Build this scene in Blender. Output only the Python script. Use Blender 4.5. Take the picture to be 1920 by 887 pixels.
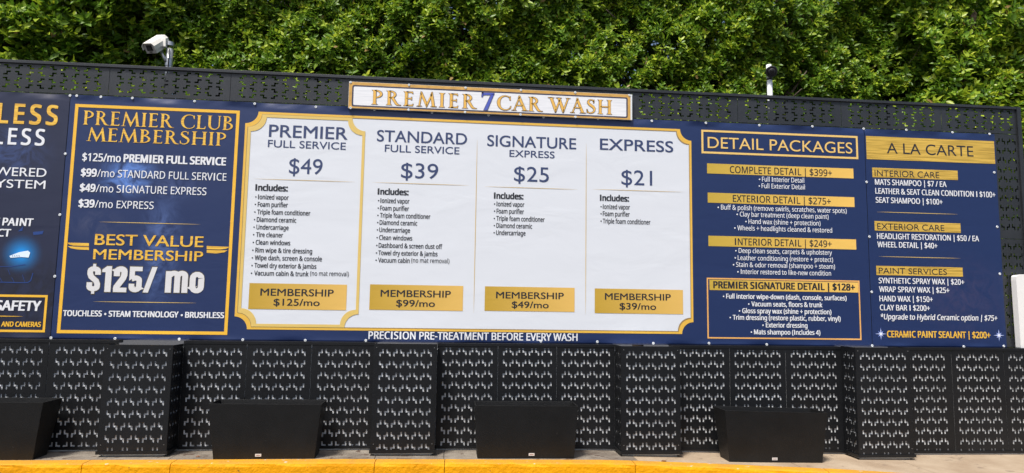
import bpy, bmesh, math, random
import numpy as np
from mathutils import Vector, Matrix

for o in list(bpy.data.objects):
    bpy.data.objects.remove(o)
SC = bpy.context.scene
COL = SC.collection
random.seed(7)
RNG = np.random.default_rng(11)

# ------------------------------------------------------------------ camera
CAM_POS = Vector((0.0, -6.8, 1.6))
YAW, PITCH, ROLL = 0.097361, 0.098885, 0.015148
FPX, PW, PH = 1250.0, 1920.0, 887.0
_f = Vector((math.sin(YAW) * math.cos(PITCH), math.cos(YAW) * math.cos(PITCH), math.sin(PITCH)))
_r0 = Vector((math.cos(YAW), -math.sin(YAW), 0.0))
_u0 = _r0.cross(_f)
_r = math.cos(ROLL) * _r0 + math.sin(ROLL) * _u0
_u = -math.sin(ROLL) * _r0 + math.cos(ROLL) * _u0
cam = bpy.data.cameras.new('camera')
cam.lens = FPX / PW * 36.0
cam.sensor_width = 36.0
cam.clip_start = 0.05
cam.clip_end = 2000.0
camo = bpy.data.objects.new('camera', cam)
camo.matrix_world = Matrix(((_r.x, _u.x, -_f.x, CAM_POS.x), (_r.y, _u.y, -_f.y, CAM_POS.y),
                            (_r.z, _u.z, -_f.z, CAM_POS.z), (0, 0, 0, 1)))
COL.objects.link(camo)
SC.camera = camo


def at(px, py, Y=0.0):
    """a measured point of the survey photo, as a point on the upright plane y = Y"""
    d = _f + _r * ((px - PW / 2) / FPX) - _u * ((py - PH / 2) / FPX)
    return CAM_POS + d * ((Y - CAM_POS.y) / d.y)


# ------------------------------------------------------------------ light
SUN_EL, SUN_AZ = math.radians(62), math.radians(-36)      # azimuth: from behind the camera, on its left
w = bpy.data.worlds.new('World')
SC.world = w
w.use_nodes = True
nt = w.node_tree
bg = nt.nodes['Background']
sky = nt.nodes.new('ShaderNodeTexSky')
sky.sky_type = 'NISHITA'
sky.sun_disc = False
sky.sun_elevation = SUN_EL
sdir = Vector((math.sin(SUN_AZ) * math.cos(SUN_EL), -math.cos(SUN_AZ) * math.cos(SUN_EL), math.sin(SUN_EL)))
sky.sun_rotation = math.atan2(sdir.x, sdir.y)
sky.air_density = 1.0
sky.dust_density = 4.0
sky.ozone_density = 1.0
nt.links.new(sky.outputs[0], bg.inputs[0])
bg.inputs[1].default_value = 0.10
sun = bpy.data.lights.new('sun', 'SUN')
sun.energy = 3.6
sun.angle = math.radians(11)
sun.color = (1.0, 0.95, 0.88)
so = bpy.data.objects.new('sun', sun)
so.rotation_euler = sdir.to_track_quat('Z', 'Y').to_euler()
COL.objects.link(so)
SC.view_settings.view_transform = 'Standard'
SC.view_settings.look = 'None'
SC.view_settings.exposure = 0.5
SC.view_settings.gamma = 1.0
SC.cycles.max_bounces = 6
SC.cycles.use_denoising = True

# ------------------------------------------------------------------ materials
MATS = {}


def mat(name, col, rough=0.5, metal=0.0, spec=0.5, var=0.0, vscale=3.0, bump=0.0, bscale=20.0, col2=None, speck=None):
    """principled material; noise in object-independent (world) position for colour variation and fine relief"""
    if name in MATS:
        return MATS[name]
    m = bpy.data.materials.new(name)
    m.use_nodes = True
    N, L = m.node_tree.nodes, m.node_tree.links
    b = N['Principled BSDF']
    b.inputs['Base Color'].default_value = (*col, 1)
    b.inputs['Roughness'].default_value = rough
    b.inputs['Metallic'].default_value = metal
    b.inputs['Specular IOR Level'].default_value = spec
    g = N.new('ShaderNodeNewGeometry')
    if var or col2:
        n = N.new('ShaderNodeTexNoise')
        n.inputs['Scale'].default_value = vscale
        n.inputs['Detail'].default_value = 6
        n.inputs['Roughness'].default_value = 0.65
        L.new(g.outputs['Position'], n.inputs['Vector'])
        r = N.new('ShaderNodeValToRGB')
        r.color_ramp.elements[0].position = 0.36
        r.color_ramp.elements[1].position = 0.66
        c2 = col2 or tuple(min(1, c * (1 + var)) for c in col)
        c1 = col if col2 else tuple(c * (1 - var) for c in col)
        r.color_ramp.elements[0].color = (*c1, 1)
        r.color_ramp.elements[1].color = (*c2, 1)
        L.new(n.outputs['Fac'], r.inputs['Fac'])
        out = r.outputs['Color']
        if speck:
            n2 = N.new('ShaderNodeTexNoise')
            n2.inputs['Scale'].default_value = speck[0]
            n2.inputs['Detail'].default_value = 3
            L.new(g.outputs['Position'], n2.inputs['Vector'])
            r2 = N.new('ShaderNodeValToRGB')
            r2.color_ramp.elements[0].position = speck[1]
            r2.color_ramp.elements[0].color = (0, 0, 0, 1)
            r2.color_ramp.elements[1].position = speck[1] + 0.05
            mx = N.new('ShaderNodeMix')
            mx.data_type = 'RGBA'
            L.new(n2.outputs['Fac'], r2.inputs['Fac'])
            L.new(r2.outputs['Color'], mx.inputs['Factor'])
            L.new(out, mx.inputs['A'])
            mx.inputs['B'].default_value = (*speck[2], 1)
            out = mx.outputs['Result']
        L.new(out, b.inputs['Base Color'])
    if bump:
        n = N.new('ShaderNodeTexNoise')
        n.inputs['Scale'].default_value = bscale
        n.inputs['Detail'].default_value = 5
        L.new(g.outputs['Position'], n.inputs['Vector'])
        bp = N.new('ShaderNodeBump')
        bp.inputs['Strength'].default_value = bump
        bp.inputs['Distance'].default_value = 0.01
        L.new(n.outputs['Fac'], bp.inputs['Height'])
        L.new(bp.outputs['Normal'], b.inputs['Normal'])
    MATS[name] = m
    return m


def vinyl(name, col, rough=0.42, grad=None, brushed=None, smoke=None):
    """printed banner vinyl: soft folds as low relief, the same over every print of a sheet.
    grad = (colour at x0, colour at x1, x0, x1) printed gradient; brushed = second colour of a brushed-gold print;
    smoke = list of (x, z, rx, rz, colour, strength) printed wisps"""
    if name in MATS:
        return MATS[name]
    m = bpy.data.materials.new(name)
    m.use_nodes = True
    N, L = m.node_tree.nodes, m.node_tree.links
    b = N['Principled BSDF']
    b.inputs['Base Color'].default_value = (*col, 1)
    b.inputs['Roughness'].default_value = rough
    b.inputs['Specular IOR Level'].default_value = 0.6
    g = N.new('ShaderNodeNewGeometry')
    mp = N.new('ShaderNodeMapping')
    mp.inputs['Scale'].default_value = (1.0, 1.0, 2.2)
    L.new(g.outputs['Position'], mp.inputs['Vector'])
    n = N.new('ShaderNodeTexNoise')
    n.inputs['Scale'].default_value = 1.5
    n.inputs['Detail'].default_value = 3
    n.inputs['Distortion'].default_value = 0.6
    L.new(mp.outputs[0], n.inputs['Vector'])
    bp = N.new('ShaderNodeBump')
    bp.inputs['Strength'].default_value = 0.17
    bp.inputs['Distance'].default_value = 0.03
    L.new(n.outputs['Fac'], bp.inputs['Height'])
    L.new(bp.outputs['Normal'], b.inputs['Normal'])
    out = None

    def mixc(fac, a, bcol):
        mx = N.new('ShaderNodeMix')
        mx.data_type = 'RGBA'
        L.new(fac, mx.inputs['Factor'])
        if isinstance(a, tuple):
            mx.inputs['A'].default_value = (*a, 1)
        else:
            L.new(a, mx.inputs['A'])
        if isinstance(bcol, tuple):
            mx.inputs['B'].default_value = (*bcol, 1)
        else:
            L.new(bcol, mx.inputs['B'])
        return mx.outputs['Result']
    if grad:
        sx = N.new('ShaderNodeSeparateXYZ')
        L.new(g.outputs['Position'], sx.inputs[0])
        mr = N.new('ShaderNodeMapRange')
        mr.inputs['From Min'].default_value = grad[2]
        mr.inputs['From Max'].default_value = grad[3]
        L.new(sx.outputs['X'], mr.inputs['Value'])
        out = mixc(mr.outputs['Result'], grad[0], grad[1])
    if brushed:
        mp2 = N.new('ShaderNodeMapping')
        mp2.inputs['Scale'].default_value = (2.5, 1.0, 90.0)
        L.new(g.outputs['Position'], mp2.inputs['Vector'])
        n2 = N.new('ShaderNodeTexNoise')
        n2.inputs['Scale'].default_value = 1.0
        n2.inputs['Detail'].default_value = 3
        L.new(mp2.outputs[0], n2.inputs['Vector'])
        r2 = N.new('ShaderNodeValToRGB')
        r2.color_ramp.elements[0].position = 0.42
        r2.color_ramp.elements[1].position = 0.6
        L.new(n2.outputs['Fac'], r2.inputs['Fac'])
        out = mixc(r2.outputs['Color'], out if out is not None else col, brushed)
    if smoke:
        n3 = N.new('ShaderNodeTexNoise')
        n3.inputs['Scale'].default_value = 4.5
        n3.inputs['Detail'].default_value = 8
        n3.inputs['Roughness'].default_value = 0.62
        n3.inputs['Distortion'].default_value = 2.2
        L.new(g.outputs['Position'], n3.inputs['Vector'])
        for (x, z, rx, rz, sc, st) in smoke:
            m1 = N.new('ShaderNodeVectorMath')
            m1.operation = 'SUBTRACT'
            L.new(g.outputs['Position'], m1.inputs[0])
            m1.inputs[1].default_value = (x, 0.1, z)
            m2 = N.new('ShaderNodeVectorMath')
            m2.operation = 'MULTIPLY'
            L.new(m1.outputs[0], m2.inputs[0])
            m2.inputs[1].default_value = (1 / rx, 0.0, 1 / rz)
            ln = N.new('ShaderNodeVectorMath')
            ln.operation = 'LENGTH'
            L.new(m2.outputs[0], ln.inputs[0])
            mr = N.new('ShaderNodeMapRange')
            mr.interpolation_type = 'SMOOTHSTEP'
            mr.inputs['From Min'].default_value = 1.0
            mr.inputs['From Max'].default_value = 0.0
            L.new(ln.outputs['Value'], mr.inputs['Value'])
            r3 = N.new('ShaderNodeMapRange')
            r3.inputs['From Min'].default_value = 0.38
            r3.inputs['From Max'].default_value = 0.62
            r3.inputs['To Max'].default_value = st
            L.new(n3.outputs['Fac'], r3.inputs['Value'])
            mm = N.new('ShaderNodeMath')
            mm.operation = 'MULTIPLY'
            L.new(mr.outputs['Result'], mm.inputs[0])
            L.new(r3.outputs['Result'], mm.inputs[1])
            out = mixc(mm.outputs[0], out if out is not None else col, sc)
    if out is not None:
        L.new(out, b.inputs['Base Color'])
    MATS[name] = m
    return m


# ------------------------------------------------------------------ object helpers
def setp(o, label=None, cat=None, group=None, kind=None):
    if label:
        o['label'] = label
    if cat:
        o['category'] = cat
    if group:
        o['group'] = group
    if kind:
        o['kind'] = kind
    return o


def empty(name, loc, label=None, cat=None, group=None, kind=None):
    o = bpy.data.objects.new(name, None)
    o.location = loc
    o.empty_display_size = 0.1
    COL.objects.link(o)
    setp(o, label, cat, group, kind)
    bpy.context.view_layer.update()
    return o


class MB:
    """collects geometry in world coordinates"""
    def __init__(s):
        s.v, s.f = [], []

    def add(s, vs, fs):
        k = len(s.v)
        s.v += [tuple(p) for p in vs]
        s.f += [tuple(i + k for i in f) for f in fs]
        return s

    def box(s, a, b):
        (x0, y0, z0), (x1, y1, z1) = a, b
        return s.add([(x0, y0, z0), (x1, y0, z0), (x1, y1, z0), (x0, y1, z0), (x0, y0, z1), (x1, y0, z1), (x1, y1, z1), (x0, y1, z1)],
                     [(0, 3, 2, 1), (4, 5, 6, 7), (0, 1, 5, 4), (1, 2, 6, 5), (2, 3, 7, 6), (3, 0, 4, 7)])

    def hexa(s, p):
        return s.add(p, [(0, 3, 2, 1), (4, 5, 6, 7), (0, 1, 5, 4), (1, 2, 6, 5), (2, 3, 7, 6), (3, 0, 4, 7)])

    def tube(s, pts, radii, n=12, caps=True):
        rings = []
        pts = [Vector(p) for p in pts]
        for i, p in enumerate(pts):
            d = (pts[min(i + 1, len(pts) - 1)] - pts[max(i - 1, 0)]).normalized()
            a = d.orthogonal().normalized() if i == 0 else (a - d * a.dot(d)).normalized()
            b = d.cross(a)
            rr = radii[i] if isinstance(radii, (list, tuple)) else radii
            rings.append([p + (a * math.cos(t) + b * math.sin(t)) * rr for t in [2 * math.pi * k / n for k in range(n)]])
        vs = [q for r in rings for q in r]
        fs = []
        for i in range(len(rings) - 1):
            for k in range(n):
                k2 = (k + 1) % n
                fs.append((i * n + k, i * n + k2, (i + 1) * n + k2, (i + 1) * n + k))
        if caps:
            fs.append(tuple(range(n - 1, -1, -1)))
            fs.append(tuple((len(rings) - 1) * n + k for k in range(n)))
        return s.add(vs, fs)

    def build(s, name, m, parent=None, smooth=False, bevel=0.0, **kw):
        me = bpy.data.meshes.new(name)
        off = Vector((0, 0, 0))
        if parent is not None:
            off = parent.matrix_world.translation
        vs = [(p[0] - off.x, p[1] - off.y, p[2] - off.z) for p in s.v]
        me.from_pydata(vs, [], s.f)
        me.validate()
        me.materials.append(m)
        if smooth:
            me.polygons.foreach_set('use_smooth', [True] * len(me.polygons))
        if bevel:
            bm = bmesh.new()
            bm.from_mesh(me)
            bmesh.ops.recalc_face_normals(bm, faces=bm.faces)
            ed = [e for e in bm.edges if len(e.link_faces) == 2 and e.calc_face_angle(0) > 0.5]
            bmesh.ops.bevel(bm, geom=ed, offset=bevel, segments=2, affect='EDGES', profile=0.7)
            bm.to_mesh(me)
            bm.free()
        o = bpy.data.objects.new(name, me)
        COL.objects.link(o)
        if parent is not None:
            o.parent = parent
        setp(o, **kw)
        bpy.context.view_layer.update()
        return o


# ------------------------------------------------------------------ filled outlines
def fill(contours, extrude=0.0, offset=0.0):
    """triangulates closed 2D outlines (holes by even-odd nesting) -> verts (x, y, z), faces"""
    cu = bpy.data.curves.new('outline', 'CURVE')
    cu.dimensions = '2D'
    cu.fill_mode = 'BOTH' if extrude else 'FRONT'
    cu.extrude = extrude
    cu.offset = offset
    for c in contours:
        sp = cu.splines.new('POLY')
        sp.points.add(len(c) - 1)
        flat = []
        for p in c:
            flat += [p[0], p[1], 0.0, 1.0]
        sp.points.foreach_set('co', flat)
        sp.use_cyclic_u = True
    o = bpy.data.objects.new('outline', cu)
    COL.objects.link(o)
    dg = bpy.context.evaluated_depsgraph_get()
    me = bpy.data.meshes.new_from_object(o.evaluated_get(dg))
    vs = [tuple(v.co) for v in me.vertices]
    fs = [tuple(p.vertices) for p in me.polygons]
    bpy.data.objects.remove(o)
    bpy.data.curves.remove(cu)
    bpy.data.meshes.remove(me)
    return vs, fs


# outlines of the printed characters in thousandths of an em: advance, then closed outlines x, y, x, y ...
# g round sans, c text sans
GLYPHS = {}
GLYPHS['g'] = {
 ' ': [278],
 '$': [542,[470,596,437,618,399,636,358,648,321,655,321,691,239,691,239,655,161,633,102,594,65,539,52,472,63,421,98,372,156,329,239,297,239,81,182,97,137,118,95,145,51,182,51,61,97,35,143,14,190,-1,239,-9,239,-118,321,-118,321,-9,401,14,458,59,491,116,502,176,490,240,454,295,397,338,321,369,321,567,361,555,402,536,439,513,470,488],[239,396,199,413,171,434,155,458,150,485,157,514,175,539,203,557,239,567],[321,262,360,243,387,221,401,196,406,168,401,137,384,113,358,95,321,82]],
 '/': [281,[8,-9,78,-9,274,691,204,691]],
 '0': [500,[470,341,463,440,442,525,410,595,366,647,312,680,250,691,188,680,134,647,90,595,58,525,37,440,30,341,37,242,58,157,90,87,134,35,188,2,250,-9,312,2,366,35,410,87,442,157,463,242],[372,341,364,233,340,153,301,102,250,84,199,102,161,153,136,233,128,341,136,449,161,530,199,580,250,598,301,580,339,530,364,449]],
 '1': [500,[300,682,202,682,202,0,300,0]],
 '2': [500,[466,93,205,93,273,177,328,249,368,312,396,369,412,424,417,478,402,564,359,632,293,675,209,691,168,687,129,675,89,655,48,626,48,503,88,547,127,575,165,590,202,595,249,586,286,559,310,519,319,467,316,428,307,393,292,359,271,321,239,270,200,216,159,161,116,107,74,55,34,7,34,0,466,0]],
 '3': [500,[81,569,124,586,161,595,197,598,246,591,283,571,307,539,315,496,307,454,281,423,239,404,180,397,180,307,244,301,289,277,317,240,326,193,318,148,296,114,261,92,216,84,178,87,141,97,103,113,64,136,64,30,101,13,137,1,173,-6,209,-9,296,6,364,49,408,114,424,198,418,250,401,297,370,336,326,360,366,388,393,421,408,462,413,513,399,586,358,643,295,678,212,691,176,689,143,684,112,675,81,662]],
 '4': [500,[398,691,356,691,11,269,11,224,300,224,300,0,398,0,398,224,471,224,471,312,398,312],[298,506,300,506,300,312,142,312]],
 '5': [500,[404,682,101,682,101,327,202,336,277,313,324,268,340,207,329,160,298,120,254,94,199,84,162,87,124,97,87,112,50,134,50,33,92,14,132,1,173,-7,215,-9,276,-2,330,20,375,53,409,96,430,149,438,209,430,269,408,322,372,367,323,400,262,419,190,423,190,594,404,594]],
 '6': [500,[317,691,235,628,168,558,114,482,75,402,52,318,44,233,51,165,72,106,105,58,149,22,202,-1,264,-9,341,7,405,51,449,116,465,195,450,274,410,337,350,379,274,394,232,390,197,379,167,366,186,414,212,461,246,506,285,547,329,585,376,616],[146,265,184,287,217,298,254,301,299,293,335,271,358,238,367,196,359,150,337,115,302,92,258,84,207,97,166,133,143,189]],
 '7': [500,[490,682,49,682,49,589,344,589,94,29,181,-9]],
 '8': [500,[468,184,462,234,444,280,414,318,373,348,411,380,437,416,453,454,458,493,443,572,401,634,337,676,257,691,174,676,108,635,64,573,48,495,53,453,69,414,95,378,129,348,86,317,56,279,38,235,32,185,49,109,96,47,165,6,252,-9,337,6,406,47,451,108],[360,495,352,456,329,423,295,401,253,393,212,401,178,424,155,457,146,497,154,539,176,570,211,591,255,598,297,590,330,569,352,536],[370,192,362,151,340,117,302,93,250,84,202,92,164,114,139,149,130,192,139,236,163,270,202,292,252,300,300,292,337,269,361,235]],
 '9': [500,[187,-9,263,47,329,115,384,191,426,274,452,358,461,442,454,510,433,570,400,620,356,658,304,682,244,691,158,674,93,628,51,563,36,489,51,411,92,348,153,305,229,290,266,294,302,303,335,319,321,275,298,231,267,187,228,144,181,102,127,63],[134,490,142,533,166,568,201,590,246,598,290,588,327,561,351,522,360,475,355,420,318,399,282,387,250,383,205,391,168,414,143,448]],
 'A': [667,[362,686,293,686,0,0,100,0,186,201,476,201,567,0,667,0],[326,536,436,289,224,289]],
 'B': [563,[75,0,309,0,418,17,490,60,530,118,543,182,532,246,499,298,448,337,379,360,379,362,425,387,458,419,477,459,483,508,471,571,433,627,368,667,273,682,75,682],[173,594,263,594,320,586,356,566,376,535,382,499,373,451,346,417,301,397,238,390,173,390],[173,302,291,302,358,294,405,272,433,239,442,196,435,158,412,123,367,98,296,88,173,88]],
 'C': [708,[656,635,590,660,530,678,475,688,422,691,319,679,229,644,154,589,97,517,61,430,48,331,57,256,87,179,136,107,207,47,300,6,416,-9,490,-5,554,8,611,27,663,51,663,158,604,125,544,101,484,86,425,81,348,90,281,114,226,153,184,205,158,268,149,340,158,411,185,474,227,527,281,567,347,592,421,601,479,597,537,584,595,562,656,530]],
 'D': [750,[76,0,342,0,447,13,536,50,607,105,660,175,693,255,704,341,695,422,666,501,617,572,547,629,455,668,341,682,76,682],[174,594,325,594,412,585,482,559,536,519,573,467,596,407,603,341,598,293,582,238,550,183,499,135,427,101,330,88,174,88]],
 'E': [500,[462,682,75,682,75,0,471,0,471,88,173,88,173,300,452,300,452,388,173,388,173,594,462,594]],
 'F': [469,[440,682,76,682,76,0,174,0,174,317,440,317,440,405,174,405,174,594,440,594]],
 'G': [740,[673,336,444,336,444,248,575,248,575,108,539,97,503,89,466,83,427,81,350,90,283,114,228,154,187,205,160,268,151,340,160,411,186,473,227,526,280,566,343,592,414,601,476,597,537,584,599,563,659,534,659,633,587,661,527,679,473,688,416,691,317,679,229,644,155,589,99,518,63,433,50,337,62,242,98,158,153,89,226,36,314,3,413,-9,481,-6,544,4,607,21,673,47]],
 'H': [729,[653,682,555,682,555,385,173,385,173,682,75,682,75,0,173,0,173,297,555,297,555,0,653,0]],
 'I': [250,[174,682,76,682,76,0,174,0]],
 'J': [250,[174,682,76,682,76,21,73,-48,58,-98,25,-127,-37,-137,-62,-137,-44,-228,-14,-230,73,-213,131,-167,164,-96,174,-8]],
 'K': [656,[285,359,582,682,460,682,173,370,173,682,75,682,75,0,173,0,173,337,520,0,655,0]],
 'L': [490,[172,682,74,682,74,0,480,0,480,88,172,88]],
 'M': [781,[709,682,618,682,391,402,165,682,73,682,73,0,171,0,171,531,173,531,383,267,399,267,609,531,611,531,611,0,709,0]],
 'N': [781,[706,682,614,682,614,154,152,682,74,682,74,0,166,0,166,525,622,0,706,0]],
 'O': [823,[45,341,56,251,90,168,143,97,216,41,305,4,409,-9,517,4,607,41,680,97,734,168,767,251,778,341,766,433,733,516,679,587,606,642,516,678,411,691,307,678,218,642,145,587,91,516,57,433],[146,341,155,412,181,475,222,527,275,567,339,592,411,601,484,592,548,567,601,527,642,475,668,412,677,341,668,270,642,207,601,155,548,115,484,90,411,81,339,90,275,115,222,155,181,207,155,270]],
 'P': [510,[70,682,70,0,168,0,168,295,270,295,373,310,444,350,486,411,500,486,487,562,447,625,380,667,283,682],[168,594,283,594,339,585,374,561,393,527,399,490,391,445,366,411,329,390,279,383,168,383]],
 'Q': [823,[496,0,574,25,643,65,700,120,743,185,770,259,780,339,768,435,732,519,677,590,605,644,518,679,421,691,316,679,225,646,150,593,93,523,58,438,45,341,54,259,82,184,125,119,182,65,251,25,331,0,380,-34,431,-65,485,-92,542,-114,602,-130,666,-139,754,-52,751,-49,700,-57,643,-51,577,-33,496,-1,496,1],[417,601,489,592,552,566,605,525,645,472,670,409,679,338,670,271,645,210,606,157,554,117,491,90,419,81,336,91,267,117,214,159,176,212,154,273,146,340,152,395,171,453,205,509,256,556,326,589]],
 'R': [604,[77,682,77,0,175,0,175,296,216,296,253,291,292,271,338,223,397,140,487,0,604,0,511,135,474,195,439,246,402,289,359,324,408,351,443,389,465,436,473,491,457,571,413,631,342,669,249,682],[175,598,238,598,299,591,340,570,364,538,372,495,366,454,345,418,303,393,238,384,175,384]],
 'S': [458,[399,643,362,664,325,679,286,688,247,691,162,678,97,642,55,584,40,509,62,428,116,368,188,320,259,275,313,226,335,165,328,136,308,108,273,87,224,79,175,85,128,105,84,136,44,178,44,54,87,26,133,6,182,-5,235,-9,311,5,372,43,412,102,426,176,404,268,350,333,279,381,207,422,153,466,131,522,139,555,161,581,196,597,239,603,275,600,315,588,356,566,399,532]],
 'T': [604,[587,682,17,682,17,594,253,594,253,0,351,0,351,594,587,594]],
 'U': [708,[648,682,550,682,550,285,548,240,542,200,528,165,507,136,479,114,444,97,399,85,347,81,305,85,266,95,231,113,200,139,181,163,168,192,161,229,159,279,159,682,61,682,61,258,72,174,103,106,149,55,207,19,274,-2,345,-9,438,0,514,26,573,67,615,122,640,189,648,268]],
 'V': [604,[604,682,507,682,303,203,98,682,0,682,295,-6,315,-6]],
 'W': [1042,[1041,682,944,682,758,212,568,682,475,682,286,212,98,682,0,682,276,-6,295,-6,521,552,745,-6,764,-6]],
 'X': [708,[687,682,569,682,356,422,142,682,23,682,296,353,2,0,121,0,356,282,588,0,706,0,415,353]],
 'Y': [604,[301,447,118,682,0,682,253,361,253,0,351,0,351,360,604,682,486,682]],
 'Z': [646,[450,594,16,0,631,0,631,88,197,88,631,682,43,682,43,594]],
 'm': [771,[59,449,59,0,148,0,148,326,175,353,201,371,229,380,260,383,291,377,317,358,335,326,341,279,341,0,430,0,430,326,464,355,498,376,530,383,566,376,596,356,616,323,623,278,623,0,712,0,712,282,702,354,672,410,625,445,563,458,518,452,479,434,444,408,413,377,387,412,356,437,320,453,279,458,247,454,215,441,182,420,148,390,148,449]],
 'o': [552,[273,458,209,450,152,427,104,392,68,346,44,291,36,229,44,163,67,106,103,58,150,22,208,-1,273,-9,341,-1,400,21,449,57,485,104,508,162,516,229,508,292,484,347,447,393,399,428,340,450],[272,378,333,367,382,336,414,288,425,228,414,163,384,113,336,82,272,71,213,82,167,114,138,164,127,229,138,289,168,336,214,367]],
}
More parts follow.
